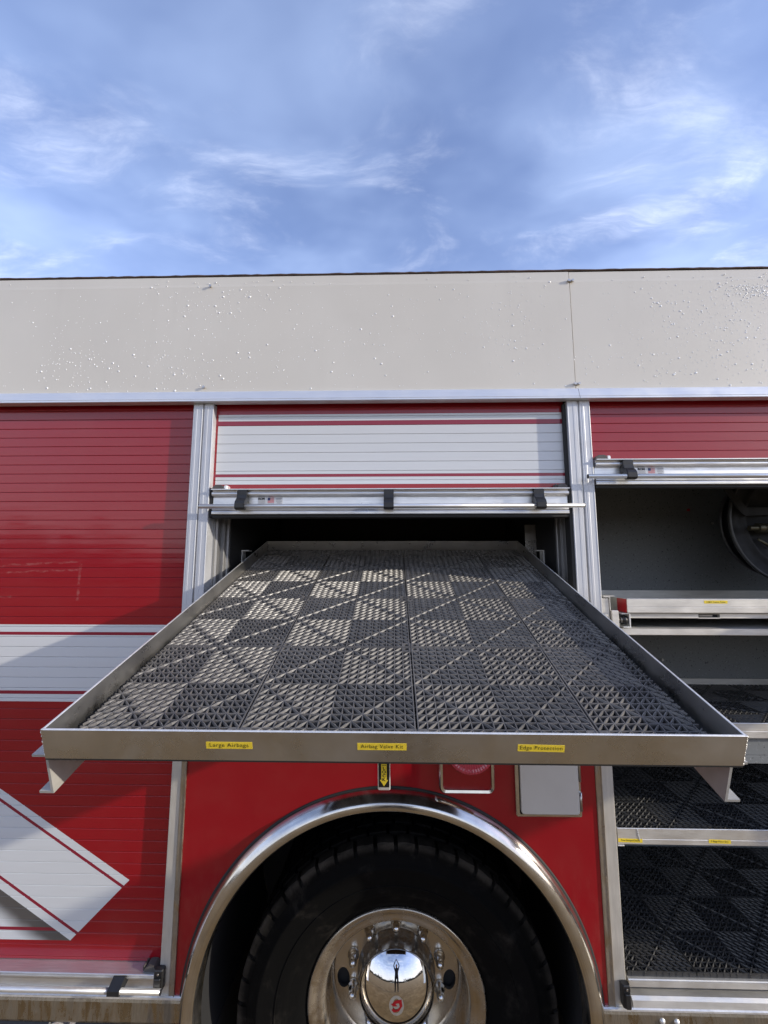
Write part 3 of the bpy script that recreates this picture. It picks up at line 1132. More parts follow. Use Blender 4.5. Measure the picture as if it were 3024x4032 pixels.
def bracket(d, x, T):
    prof = [(0.009, -0.026), (-0.0045, -0.0045), (-0.015, -0.004), (-0.0185, -0.007), (-0.0185, -0.022), (-0.022, -0.034), (-0.0355, -0.045), (-0.0405, -0.053), (-0.0405, -0.068), (-0.036, -0.0745), (-0.022, -0.0745),
            (-0.0165, -0.069), (-0.0155, -0.054), (-0.006, -0.046), (0.009, -0.044)]
    mb = MB()
    w = 0.0165
    inner = [(y * 0.985, z) for y, z in prof]
    mb.prism_x([(y, T + z) for y, z in prof], x - w + 0.002, x + w - 0.002)
    cy = sum(p[0] for p in prof) / len(prof)
    cz = sum(p[1] for p in prof) / len(prof)
    small = [(cy + (y - cy) * 0.93, cz + (z - cz) * 0.965) for y, z in prof]
    mb.prism_x([(y, T + z) for y, z in small], x - w, x + w)
    mb.build('bar_bracket', M['black'], d)


def end_cap(d, x0, x1, T, pale):
    """rubber bumper that sits on the flange end"""
    mb = MB()
    pts = [(x0, 0.0006), (x0 + 0.002, 0.008), (x0 + 0.010, 0.0150), (x1 - 0.012, 0.0155), (x1 - 0.004, 0.013), (x1, 0.006), (x1, 0.0006)]
    if pale < 0:
        pts = [(x0 + x1 - a, c) for a, c in reversed(pts)]
    mb.prism_y([(a, T + c) for a, c in pts], -0.006, 0.026)
    mb.build('bumper', M['greycap'], d)
    mb = MB()
    if pale > 0:
        mb.bbox(x1 + 0.0003, x1 + 0.013, -0.004, 0.026, T + 0.0006, T + 0.0145, 0.003)
    else:
        mb.bbox(x0 - 0.006, x0 - 0.0003, -0.004, 0.026, T + 0.0006, T + 0.0145, 0.002)
    mb.build('bumper_end', M['tray_edge' if pale > 0 else 'greycap'], d)


def maker_sticker(d, x0, x1, z0, z1, y, word):
    mb = MB()
    w, h = x1 - x0, z1 - z0
    mb.box(x0, x1, y - 0.0006, y + 0.0004, z0, z1, 0)
    yy = y - 0.0010
    put_text(mb, word, 0.0105, x0 + w * 0.15, z1 - h * 0.17, yy, 1, bold=0.0006, width=w * 0.26)
    for i in range(4):
        zz = z1 - h * (0.45 + 0.13 * i)
        mb.add([(x0 + w * 0.03, yy, zz), (x0 + w * (0.30 - 0.05 * (i == 3)), yy, zz), (x0 + w * (0.30 - 0.05 * (i == 3)), yy, zz + h * 0.07), (x0 + w * 0.03, yy, zz + h * 0.07)], [(0, 1, 2, 3)], 2)
    # flag
    fx0_, fx1_, fz0_, fz1_ = x0 + w * 0.40, x0 + w * 0.66, z0 + h * 0.36, z1 - h * 0.05
    st = (fz1_ - fz0_) / 13
    for i in range(0, 13, 2):
        xa = fx0_ + (fx1_ - fx0_) * (0.4 if i < 7 else 0.0)
        za = fz1_ - st * i
        mb.add([(xa, yy, za - st), (fx1_, yy, za - st), (fx1_, yy, za), (xa, yy, za)], [(0, 1, 2, 3)], 3)
    mb.add([(fx0_, yy, fz1_ - st * 7), (fx0_ + (fx1_ - fx0_) * 0.4, yy, fz1_ - st * 7), (fx0_ + (fx1_ - fx0_) * 0.4, yy, fz1_), (fx0_, yy, fz1_)], [(0, 1, 2, 3)], 4)
    mb.add([(fx0_, yy, z0 + h * 0.22), (fx1_, yy, z0 + h * 0.22), (fx1_, yy, z0 + h * 0.26), (fx0_, yy, z0 + h * 0.26)], [(0, 1, 2, 3)], 2)
    for i in range(5):
        zz = z1 - h * (0.16 + 0.17 * i)
        xa = x0 + w * (0.74 + 0.03 * (i > 2))
        xb = x1 - w * (0.03 + 0.04 * (i % 2))
        mb.add([(xa, yy, zz), (xb, yy, zz), (xb, yy, zz + h * 0.08), (xa, yy, zz + h * 0.08)], [(0, 1, 2, 3)], 2)
    o = mb.build('maker_sticker', [M['stickerfilm'], M['ink'], M['greyink'], M['redink'], M['blueink']], d, fix=False)
    return o


# centre door, nearly closed up
TC = 2.1795
dc = make_door(2.4483, TC + 0.001, -0.637, 0.597, M['slat_centre'])
tag(dc, 'half-raised door with white band and red pinstripes over the pulled-out tray')
bottom_bar(dc, -0.624, 0.588, TC)
lift_bar(dc, -0.6555, 0.627, -0.030, 2.1165)
for x in (-0.5155, -0.0175, 0.4845):
    bracket(dc, x, TC)
end_cap(dc, -0.624, -0.585, TC, 1)
end_cap(dc, 0.552, 0.586, TC, -1)
maker_sticker(dc, -0.469, -0.383, 2.1235, 2.153, 0.0095, 'ROM')
# right door
TR = 2.2775
drd = make_door(2.4807, TR + 0.001, 0.668, 2.02, M['slat_right'])
tag(drd, 'plain red door raised highest, above the shelves')
bottom_bar(drd, 0.684, 2.01, TR)
lift_bar(drd, 0.642, 2.05, -0.030, 2.2135)
for x in (0.785, 1.45, 1.95):
    bracket(drd, x, TR)
end_cap(drd, 0.684, 0.724, TR, 1)
maker_sticker(drd, 0.829, 0.918, 2.221, 2.251, 0.0095, 'ROM')
# left door, shut
TL = 0.711
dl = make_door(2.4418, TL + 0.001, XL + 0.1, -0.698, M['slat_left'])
tag(dl, 'shut red door with white band and a folded white arrow')
bottom_bar(dl, XL + 0.12, -0.716, TL)
lift_bar(dl, XL + 0.1, -0.684, -0.034, 0.6835)
mb = MB()
mb.prism_x([(0.006, 0.7065), (-0.016, 0.7065), (-0.044, 0.690), (-0.045, 0.678), (-0.038, 0.6725), (-0.024, 0.674), (0.006, 0.684)], -0.838, -0.803)
mb.build('bar_bracket', M['black'], dl)
end_cap(dl, -0.752, -0.716, TL, -1)
# latch strikers on the post feet
for (x0, x1, z0, z1) in ((-0.716, -0.688, 0.672, 0.728), (0.656, 0.680, 0.656, 0.716)):
    mb = MB()
    mb.bbox(x0, x1, -0.021, -0.0005, z0, z1, 0.003)
    mb.bbox(x0 + 0.004, x1 - 0.004, -0.028, -0.021, z0 + 0.004, z1 - 0.018, 0.002)
    mb.tube(((x0 + x1) / 2, -0.0205, z1 - 0.010), ((x0 + x1) / 2, -0.0235, z1 - 0.010), 0.0028, 8, mi=1)
    mb.build('latch_striker', [M['black'], M['steel']], truck)
# dark header strip under the gutter
mb = MB()
mb.box(XL, XR, 0.046, 0.075, 2.38, 2.53)
mb.build('door_header', M['seal'], truck)

# --- sills and rub rails under the doors
mb = MB()
mb.prism_x([(0.03, 0.648), (-0.004, 0.648), (-0.0075, 0.6455), (-0.0075, 0.640), (-0.004, 0.637), (0.03, 0.637)], XL, ACX - 0.615)
mb.build('sill_edge', M['tray_edge'], truck)
mb = MB()
mb.prism_x([(0.03, 0.648), (-0.006, 0.648), (-0.0095, 0.6455), (-0.0095, 0.641), (-0.006, 0.638), (0.03, 0.638)], ACX + 0.612, XR)
mb.build('sill_edge', M['tray_edge'], truck)
for (x0, x1) in ((XL, ACX - 0.6175), (ACX + 0.6135, XR)):
    mb = MB()
    mb.prism_x([(0.03, 0.6368), (-0.004, 0.6368), (-0.0065, 0.630), (-0.0065, 0.580), (-0.002, 0.572), (0.03, 0.572)], x0, x1)
    mb.build('rub_rail', M['mud_rail'], truck)
rb = MB()
rb.lathe_y([(0.0, -0.0125), (0.005, -0.0115), (0.0075, -0.0085), (0.008, -0.0065)], 0, 0, 14, 0, True)
r0 = rb.build('rail_bolt', M['tray_edge'], truck, (0.770, 0, 0.6165))
copy_to(r0, truck, (0.811, 0, 0.615))
mb = MB()
mb.bbox(XL, -1.03, 0.0, 0.06, 0.46, 0.566, 0.004)
mb.bbox(-0.955, -0.66, 0.0, 0.06, 0.46, 0.566, 0.004)
mb.bbox(0.66, XR, 0.01, 0.06, 0.46, 0.566, 0.004)
mb.build('lower_skirt', M['black'], truck)
mb = MB()
mb.prism_y([(-1.03, 0.50), (-0.955, 0.50), (-0.955, 0.565), (-0.968, 0.571), (-0.975, 0.558), (-0.990, 0.552), (-1.012, 0.566), (-1.03, 0.560)], 0.004, 0.02)
mb.build('skirt_bracket', M['tray_edge'], truck)

# --- compartment liners (open boxes)


def liner(x0, x1, y0, y1, z0, z1, mat, t=0.004, floor=True):
    mb = MB()
    mb.box(x0, x1, y1, y1 + t, z0, z1)
    mb.box(x0 - t, x0, y0, y1 + t, z0 - t, z1 + t)
    mb.box(x1, x1 + t, y0, y1 + t, z0 - t, z1 + t)
    mb.box(x0, x1, y0, y1 + t, z1, z1 + t)
    if floor:
        mb.box(x0, x1, y0, y1 + t, z0 - t, z0)
    return mb.build('compartment_liner', mat, truck)


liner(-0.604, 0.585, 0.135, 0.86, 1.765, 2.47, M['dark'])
liner(0.692, 2.02, 0.055, 0.62, 0.706, 2.47, M['zolatone'])
for (x, z, mt_) in ((0.985, 2.105, 'redtape'), (1.06, 2.06, 'steel'), (0.86, 1.62, 'steel'), (1.30, 1.55, 'steel'), (1.22, 2.12, 'steel')):
    mb = MB()
    mb.tube((x * 1.42, 0.6195, 1.91 + (z - 1.91) * 1.42), (x * 1.42, 0.614, 1.91 + (z - 1.91) * 1.42), 0.006, 10)
    mb.build('liner_rivet', M[mt_], truck)
# door tracks either side of the centre opening
for sgn, xe, xw in ((1, -0.636, -0.604), (-1, 0.600, 0.585)):
    def X(a):
        return xe + sgn * a * abs(xw - xe) / 0.032
    mb = MB()
    prof = [(X(0.0), 0.0505), (X(0.006), 0.0505), (X(0.006), 0.058), (X(0.012), 0.062), (X(0.012), 0.083), (X(0.006), 0.087), (X(0.006), 0.094), (X(0.022), 0.094), (X(0.024), 0.098), (X(0.024), 0.118),
            (X(0.030), 0.120), (X(0.030), 0.134), (X(-0.004), 0.134), (X(-0.004), 0.0505)]
    if sgn < 0:
        prof = list(reversed(prof))
    mb.prism_z(prof, 1.758, 2.37)
    mb.build('door_track', M['track'], truck)
for q in ((0.590, 0.5995, 0.012, 0.026, 2.19, 2.48), (0.590, 0.5995, 0.004, 0.048, 1.76, 2.18), (-0.6355, -0.626, 0.006, 0.048, 2.085, 2.185)):
    mb = MB()
    mb.box(*q)
    mb.build('jamb_seal', M['seal'], truck)
mb = MB()
mb.box(0.540, 0.584, 0.34, 0.345, 1.77, 2.09)
mb.build('side_gusset', M['tray'], truck)
# small U-shaped tray guides fixed inside the centre compartment
for sx in (-1, 1):
    x0 = -0.603 if sx < 0 else 0.556
    mb = MB()
    mb.box(x0, x0 + 0.028, 0.25, 0.29, 1.978, 1.982)
    if sx < 0:
        mb.box(x0, x0 + 0.004, 0.25, 0.29, 1.90, 1.978)
    else:
        mb.box(x0 + 0.024, x0 + 0.028, 0.25, 0.29, 1.90, 1.978)
    mb.build('tray_guide', M['tray_edge'], truck)

# right compartment threshold
mb = MB()
mb.prism_x([(0.055, 0.706), (0.014, 0.706), (0.012, 0.704), (0.012, 0.699), (0.055, 0.699)], 0.690, 2.0)
mb.prism_x([(0.014, 0.7045), (0.0105, 0.7035), (0.0085, 0.689), (0.012, 0.687), (0.03, 0.687), (0.03, 0.7045)], 0.6905, 2.0)
mb.prism_x([(0.028, 0.672), (0.004, 0.671), (-0.003, 0.664), (-0.0065, 0.6485), (0.028, 0.6485)], 0.6905, 2.0)
mb.build('threshold', M['shelf'], truck)

# the next compartment along (outside the picture): its door post, plus a tray and a flap added to cast shade
post(2.03, 2.10, 0.645, PT, False, 'alu')
mb = MB()
ct, st_ = math.cos(R(17.94)), math.sin(R(17.94))
for (a0, a1, b0, b1) in ((0.0, 0.98, -0.0523, 0.0),):
    for xx, ww in ((2.12, 0.004), (2.70, 0.004)):
        pr = [(-v * ct - q * (-st_) * -1, 2.12 - v * st_ + q * ct) for v, q in ((0.0, 0.0), (a1, 0.0), (a1, b0 - 0.03), (0.0, b0 - 0.03))]
        mb.prism_x(pr, xx, xx + ww)
    pr = [(-v * ct - q * st_, 2.12 - v * st_ + q * ct) for v, q in ((0.0, b0), (a1, b0), (a1, b0 - 0.004), (0.0, b0 - 0.004))]
    mb.prism_x(pr, 2.124, 2.70)
    pr = [(-v * ct - q * st_, 2.12 - v * st_ + q * ct) for v, q in ((a1 - 0.004, b0), (a1, b0), (a1, 0.0), (a1 - 0.004, 0.0))]
    mb.prism_x(pr, 2.124, 2.70)
mb.build('shade_caster_tray', M['tray'], truck)
mb = MB()
mb.bbox(2.105, 2.125, -0.265, -0.002, 0.66, 1.48, 0.004)
mb.build('shade_caster_flap', M['red'], truck)

mb = MB()
mb.box(0.6905, 2.0, 0.0285, 0.034, 0.665, 0.695)
mb.build('threshold_groove', M['seal'], truck)

# ================================================================== grid mats
S = 0.3079
NC = 16
CELL = S / NC
GAP = 0.0014
HM = 0.0128


def clip_seg(a, c, rect):
    x0, x1, y0, y1 = rect
    t0, t1 = 0.0, 1.0
    dx, dy = c[0] - a[0], c[1] - a[1]
    for p_, q_ in ((-dx, a[0] - x0), (dx, x1 - a[0]), (-dy, a[1] - y0), (dy, y1 - a[1])):
        if abs(p_) < 1e-12:
            if q_ < 0:
                return None
            continue
        r_ = q_ / p_
        if p_ < 0:
            t0 = max(t0, r_)
        else:
            t1 = min(t1, r_)
    if t1 - t0 < 0.02:
        return None
    return (a[0] + dx * t0, a[1] + dy * t0), (a[0] + dx * t1, a[1] + dy * t1)


def bar_geo(mb, a, c, hw, top, zt, zb=0.0, mid=0.0):
    """rib with sloped shoulders; mid>0 arches its crest"""
    dx, dy = c[0] - a[0], c[1] - a[1]
    L = math.hypot(dx, dy)
    nx, ny = -dy / L, dx / L
    st = [(0.0, 0.0), (1.0, 0.0)] if mid == 0 else [(0.0, -mid), (0.5, mid * 0.5), (1.0, -mid)]
    vs = []
    for t, dz in st:
        px, py = a[0] + dx * t, a[1] + dy * t
        wide = 1.0 if mid == 0 else (0.72 if t in (0.0, 1.0) else 1.15)
        for (w, z) in ((-hw * wide, zb), (-hw * wide, zt * 0.75), (-top * wide, zt + dz), (top * wide, zt + dz), (hw * wide, zt * 0.75), (hw * wide, zb)):
            vs.append((px + nx * w, py + ny * w, z))
    fs = []
    for k in range(len(st) - 1):
        for i in range(5):
            fs.append((k * 6 + i, k * 6 + i + 1, k * 6 + 7 + i, k * 6 + 6 + i))
    mb.add(vs, fs)


def make_tile_mesh(rect, mname='mat'):
    """rect limits in tile coordinates (0..S): x to the right, y away from the back"""
    mb = MB()
    lo, hi = GAP, S - GAP
    x0, x1, y0, y1 = max(rect[0], lo), min(rect[1], hi), max(rect[2], lo), min(rect[3], hi)
    rc = (x0, x1, y0, y1)
    full = (x0 == lo, x1 == hi, y0 == lo, y1 == hi)
    # frame edges
    e = 0.0016
    for (a, c, ok) in (((lo + e, lo), (lo + e, hi), full[0]), ((hi - e, lo), (hi - e, hi), full[1]), ((lo, lo + e), (hi, lo + e), full[2]), ((lo, hi - e), (hi, hi - e), full[3])):
        if ok:
            s_ = clip_seg(a, c, rc)
            if s_:
                bar_geo(mb, s_[0], s_[1], 0.0016, 0.0011, HM)
    for i in range(1, NC):
        for a, c in (((i * CELL, lo), (i * CELL, hi)), ((lo, i * CELL), (hi, i * CELL))):
            s_ = clip_seg(a, c, rc)
            if s_:
                bar_geo(mb, s_[0], s_[1], 0.0016, 0.0010, HM - 0.0006)
    H2 = NC // 2
    for i in range(NC):
        for j in range(NC):
            corner = (i in (0, NC - 1)) and (j in (0, NC - 1))
            cx0, cx1, cy0, cy1 = i * CELL, (i + 1) * CELL, j * CELL, (j + 1) * CELL
            if corner:
                if cx0 >= x0 - 0.002 and cx1 <= x1 + 0.002 and cy0 >= y0 - 0.002 and cy1 <= y1 + 0.002:
                    cx, cy = (cx0 + cx1) / 2, (cy0 + cy1) / 2
                    vs, fs = [], []
                    for k in range(16):
                        t = 2 * PI * k / 16
                        ct, st_ = math.cos(t), math.sin(t)
                        q = 0.0093 / max(abs(ct), abs(st_))
                        vs += [(cx + ct * q, cy + st_ * q, HM - 0.0007), (cx + ct * 0.0052, cy + st_ * 0.0052, HM - 0.0007), (cx + ct * 0.0052, cy + st_ * 0.0052, 0.002)]
                    for k in range(16):
                        n_ = (k + 1) % 16
                        fs += [(k * 3, n_ * 3, n_ * 3 + 1, k * 3 + 1), (k * 3 + 1, n_ * 3 + 1, n_ * 3 + 2, k * 3 + 2)]
                    mb.add(vs, fs)
                continue
            qi, qj = i // H2, j // H2          # quadrant: j counts from the back
            back_slash = (qi + qj) % 2 == 0    # back-left and front-right carry '\'
            li, lj = i % H2, j % H2
            if back_slash:
                if li + lj == H2 - 1:
                    back_slash = False
            else:
                if li == lj:
                    back_slash = True
            # y grows towards the viewer, so '\' runs (x0,y0)->(x1,y1)
            a, c = ((cx0, cy0), (cx1, cy1)) if back_slash else ((cx0, cy1), (cx1, cy0))
            s_ = clip_seg(a, c, rc)
            if s_:
                bar_geo(mb, s_[0], s_[1], 0.0021, 0.0007, HM + 0.0006, 0.0, 0.0010)
    # local y is turned so that the tile lies with -y towards the viewer
    mb.v = [(x, -y, z) for x, y, z in mb.v]
    me_o = mb.build('mat_tile', M[mname], None, fix=True)
    return me_o


_tile_cache = {}


def place_tile(parent, x, v, z, rect=(0, S, 0, S), mname='mat'):
    """tile whose back-left corner is at local (x, -v, z)"""
    key = tuple(round(q, 4) for q in rect) + (mname,)
    if key in _tile_cache:
        o = _tile_cache[key].copy()
        COL.objects.link(o)
    else:
        o = make_tile_mesh(rect, mname)
        _tile_cache[key] = o
    o.parent = parent
    o.location = (x, -v, z)
    return o


# ================================================================== the pulled-out tray
TILT = R(17.94)
tray = empty('slide_tray', None, (-0.011, 0.427, 2.029), (TILT, 0, 0))
tag(tray, 'wide aluminium tray tilted down out of the middle compartment, lined with black grid mats', 'tray')
WR, WF, TLEN, LIP = 1.090 / 2, 1.1126 / 2, 1.218, 0.0523
TH = 0.0042
# side walls, slightly splayed to the front; each with a paler worn top edge
for sgn in (-1, 1):
    mb = MB()
    def q(v, inn, z):
        w = WR + (WF - WR) * v / TLEN
        return (sgn * (w - inn), -v, z)
    rows = []
    for v in (0.0, TLEN - 0.0005):
        rows.append([q(v, 0, -LIP), q(v, 0, -0.0008), q(v, 0.0008, 0), q(v, TH - 0.0008, 0), q(v, TH, -0.0008), q(v, TH, -LIP)])
    n_ = 6
    mb.add(rows[0] + rows[1], [(i, (i + 1) % n_, n_ + (i + 1) % n_, n_ + i) for i in range(n_)], 0)
    mb.f.append(tuple(range(n_)))
    mb.f.append(tuple(range(n_, 2 * n_)))
    mb.mi += [0, 0]
    mb.sm += [False, False]
    mb.mi[1:4] = [1, 1, 1]
    mb.build('side_wall', [M['tray'], M['tray_edge']], tray)
mb = MB()
mb.prism_x([(-TLEN, -LIP), (-TLEN, -0.0008), (-TLEN + 0.0008, 0), (-TLEN + TH - 0.0008, 0), (-TLEN + TH, -0.0008), (-TLEN + TH, -LIP)], -WF, WF)
mb.mi[1:4] = [1, 1, 1]
mb.build('front_lip', [M['tray'], M['tray_edge']], tray)
mb = MB()
mb.prism_x([(0.0, -LIP), (0.0, 0), (-TH, 0), (-TH, -LIP)], -WR + TH, WR - TH)
mb.build('back_lip', M['tray'], tray)
mb = MB()
mb.add([(-WR, 0, -LIP), (WR, 0, -LIP), (WF, -TLEN, -LIP), (-WF, -TLEN, -LIP), (-WR, 0, -LIP - 0.003), (WR, 0, -LIP - 0.003), (WF, -TLEN, -LIP - 0.003), (-WF, -TLEN, -LIP - 0.003)],
       [(0, 1, 2, 3), (4, 7, 6, 5), (0, 4, 5, 1), (1, 5, 6, 2), (2, 6, 7, 3), (3, 7, 4, 0)])
mb.build('tray_floor', M['seal'], tray)  # floor coloured black for the shade down in the mat holes
# corner weld beads
for sgn in (-1, 1):
    mb = MB()
    rnd = random.Random(9 + sgn)
    for i in range(15):
        z = -0.003 - i * 0.0034
        r = rnd.uniform(0.0013, 0.0024)
        vs = []
        for lat in (-0.8, 0, 0.8):
            for k in range(7):
                t = 2 * PI * k / 7
                vs.append((sgn * (WF + 0.0003) + r * math.cos(lat) * math.cos(t), -TLEN + 0.002 + r * math.cos(lat) * math.sin(t), z + r * 1.2 * math.sin(lat)))
        fs = [(l * 7 + k, l * 7 + (k + 1) % 7, l * 7 + 7 + (k + 1) % 7, l * 7 + 7 + k) for l in (0, 1) for k in range(7)]
        fs += [tuple(range(6, -1, -1)), tuple(range(14, 21))]
        mb.add(vs, fs, 0, True)
    mb.build('weld_bead', M['tray_edge'], tray)
# channel slides under the tray, open outwards
for sgn in (-1, 1):
    mb = MB()
    xw = -0.563 if sgn < 0 else 0.547
    zt = -LIP - 0.0035
    t_ = 0.0042
    fl_w, hh = 0.0265, 0.0735
    prof = [(0, 0), (fl_w, 0), (fl_w, -t_), (t_, -t_), (t_, -hh + t_), (fl_w * 0.92, -hh + t_), (fl_w * 0.92, -hh), (0, -hh)]
    pr = [(xw + sgn * a, zt + c) for a, c in prof]
    mb.prism_y(pr, -TLEN + 0.012, -0.30)
    mb.build('channel_slide', M['slide_grey'], tray)
# name strips on the front lip


def name_strip(parent, word, x, z, w, h, y, size, film='yellow', tilt=0.0, twidth=0.84, bold=0.0, spacing=1.12):
    mb = MB()
    ct, st_ = math.cos(tilt), math.sin(tilt)
    pts = [(-w / 2, -h / 2), (w / 2, -h / 2), (w / 2, h / 2), (-w / 2, h / 2)]
    pts = [(x + a * ct - c * st_, z + a * st_ + c * ct) for a, c in pts]
    mb.prism_y(pts, y - 0.0005, y + 0.0003, 0)
    put_text(mb, word, size, x, z, y - 0.0009, 1, bold=bold, width=w * twidth, spacing=spacing, tilt=tilt)
    return mb.build('name_strip', [M[film], M['ink']], parent, fix=False)


tag(name_strip(tray, 'Large Airbags', -0.2530, -0.0250, 0.0740, 0.0118, -TLEN, 0.0096), 'yellow strip reading Large Airbags')
tag(name_strip(tray, 'Airbag Valve Kit', -0.0090, -0.0247, 0.0780, 0.0118, -TLEN, 0.0096, twidth=0.86), 'yellow strip reading Airbag Valve Kit')
tag(name_strip(tray, 'Edge Protection', 0.2410, -0.0247, 0.0730, 0.0118, -TLEN, 0.0096, tilt=R(-0.8), twidth=0.9), 'yellow strip reading Edge Protection')
# lock lever under the lip
mb = MB()
lz0, lz1 = -0.1240, -0.0555
mb.bbox(-0.0172, 0.0038, -TLEN + 0.020, -TLEN + 0.0245, lz0, lz1, 0.0015, 0)
mb.bbox(-0.0150, 0.0016, -TLEN + 0.0245, -TLEN + 0.05, lz1 - 0.010, lz1 - 0.002, 0.001, 0)
yy = -TLEN + 0.0194
mb.add([(-0.0156, yy, lz0 + 0.007), (0.0022, yy, lz0 + 0.007), (0.0022, yy, lz0 + 0.0545), (-0.0156, yy, lz0 + 0.0545)], [(0, 1, 2, 3)], 1)
yy -= 0.0003
cx = -0.0067
mb.add([(cx - 0.0045, yy, lz0 + 0.0515), (cx + 0.0045, yy, lz0 + 0.0515), (cx + 0.0045, yy, lz0 + 0.0215), (cx + 0.0070, yy, lz0 + 0.0215), (cx, yy, lz0 + 0.0090), (cx - 0.0070, yy, lz0 + 0.0215), (cx - 0.0045, yy, lz0 + 0.0215)],
       [(0, 1, 2, 3, 4, 5, 6)], 2)
yy -= 0.0003
mb.add([(cx - 0.0036, yy, lz0 + 0.0488), (cx + 0.0036, yy, lz0 + 0.0488), (cx + 0.0036, yy, lz0 + 0.0498), (cx - 0.0036, yy, lz0 + 0.0498)], [(0, 1, 2, 3)], 1)
for i, ch in enumerate('LOCK'):
    put_text(mb, ch, 0.0080, cx, lz0 + 0.0440 - i * 0.0072, yy, 1, bold=0.0002)
mb.build('lock_lever', [M['tray_edge'], M['ink'], M['yellow']], tray, fix=False)
# mats in the tray
ZM = -0.0387 - HM
cols = [(-0.5663, 0.0253, S), (-0.2584, 0, S), (0.0495, 0, S), (0.3574, 0, 0.1832)]
rows = [(-0.0554, 0.0612, S), (0.2525, 0, S), (0.5604, 0, S), (0.8683, 0, S)]
for (xc, xa, xb) in cols:
    for (v, va, vb) in rows:
        place_tile(tray, xc, v, ZM, (xa, xb, va, vb))
# small retaining clip at the back left
mb = MB()
mb.bbox(-0.500, -0.462, -0.105, -0.098, ZM + HM, ZM + HM + 0.006, 0.0015)
mb.bbox(-0.509, -0.500, -0.112, -0.092, ZM + HM, ZM + HM + 0.010, 0.0015)
cl = mb.build('retaining_clip', M['steel'], tray)

# ================================================================== right compartment: trays and shelves


def lipped_shelf(name, label, cat, x0, x1, y0, y1, ztop, lip_h, floor_drop, crease, group=None):
    e = empty(name, None, ((x0 + x1) / 2, (y0 + y1) / 2, ztop - lip_h))
    tag(e, label, cat, group)
    inv = Matrix.Translation(-Vector(e.location))
    def B(mb, nm, mats):
        o = mb.build(nm, mats, e)
        o.data.transform(inv)
        return o
    mb = MB()
    zc = ztop - crease
    mb.prism_x([(y0 + 0.001, ztop), (y0, ztop - 0.001), (y0, zc + 0.001), (y0 + 0.0008, zc), (y0, zc - 0.001), (y0, ztop - lip_h + 0.002), (y0 + 0.002, ztop - lip_h), (y0 + 0.02, ztop - lip_h), (y0 + 0.02, ztop - lip_h + 0.003),
                (y0 + 0.004, ztop - lip_h + 0.003), (y0 + 0.004, ztop - 0.001), (y0 + 0.003, ztop)], x0, x1)
    mb.mi[-3] = 1
    mb.mi[0] = 1
    mb.mi[11] = 1
    B(mb, 'front_lip', [M['shelf'], M['tray_edge']])
    mb = MB()
    mb.box(x0, x1, y1 - 0.004, y1, ztop - lip_h, ztop - 0.0005)
    B(mb, 'back_lip', M['shelf'])
    mb = MB()
    mb.box(x0, x1, y0 + 0.0045, y1 - 0.0045, ztop - floor_drop - 0.004, ztop - floor_drop)
    B(mb, 'shelf_floor', M['dark'])
    mb = MB()
    mb.box(x0, x0 + 0.004, y0 + 0.0045, y1 - 0.0045, ztop - lip_h, ztop - 0.0006)
    mb.box(x1 - 0.004, x1, y0 + 0.0045, y1 - 0.0045, ztop - lip_h, ztop - 0.0006)
    B(mb, 'side_lip', M['shelf'])
    return e, B


def mat_on(e, x0, x1, y0, y1, ztop, first=0.0):
    """mat tiles laid on a shelf (front edge y0)"""
    loc = Vector(e.location)
    x = x0 - first
    while x < x1 - 0.02:
        v = 0.0
        xa = max(0.0, x0 - x)
        xb = min(S, x1 - x)
        yy_ = y1
        while yy_ > y0 + 0.02:
            # rows are laid from the front; the last one at the back is cut
            break
        k = 0
        yf = y0
        while yf < y1 - 0.02:
            cut = max(0.0, yf + S - y1)
            place_tile(e, x - loc.x, -(yf + S) + loc.y, ztop - HM - loc.z, (xa, xb, cut, S), 'mat_shaded')
            yf += S
            k += 1
        x += S


# pull-out tray with the red end
e, B = lipped_shelf('slide_tray', 'shallow aluminium tray with red taped end, topmost under the hose reel', 'tray', 0.7735, 2.005, 0.030, 0.604, 1.811, 0.0468, 0.044, 0.0265)
mb = MB()
mb.prism_x([(0.044, 1.7625), (0.044, 1.747), (0.047, 1.7455), (0.060, 1.7455), (0.060, 1.7625)], 0.784, 1.0125)
mb.prism_x([(0.044, 1.7625), (0.044, 1.747), (0.047, 1.7455), (0.060, 1.7455), (0.060, 1.7625)], 1.0825, 2.0)
mb.box(1.0125, 1.0825, 0.044, 0.060, 1.7455, 1.7485)
mb.box(1.0125, 1.0825, 0.044, 0.060, 1.7600, 1.7625)
B(mb, 'handle_rail', M['shelf'])
mb = MB()
mb.box(1.0125, 1.0825, 0.056, 0.0605, 1.7486, 1.7599)
mb.bbox(1.018, 1.062, 0.048, 0.054, 1.751, 1.757, 0.0015, 1)
B(mb, 'finger_slot', [M['dark'], M['steel']])
mb = MB()
mb.box(0.7724, 0.7733, 0.034, 0.094, 1.7645, 1.8095)
B(mb, 'red_tape', M['redtape'])
o = name_strip(e, '2 MCI Casino Totes', 1.0635, 1.8005, 0.076, 0.0098, 0.030, 0.0062, twidth=0.80, bold=0.0001)
o.data.transform(Matrix.Translation(-Vector(e.location)))
o['label'] = 'small yellow strip on the tray face'
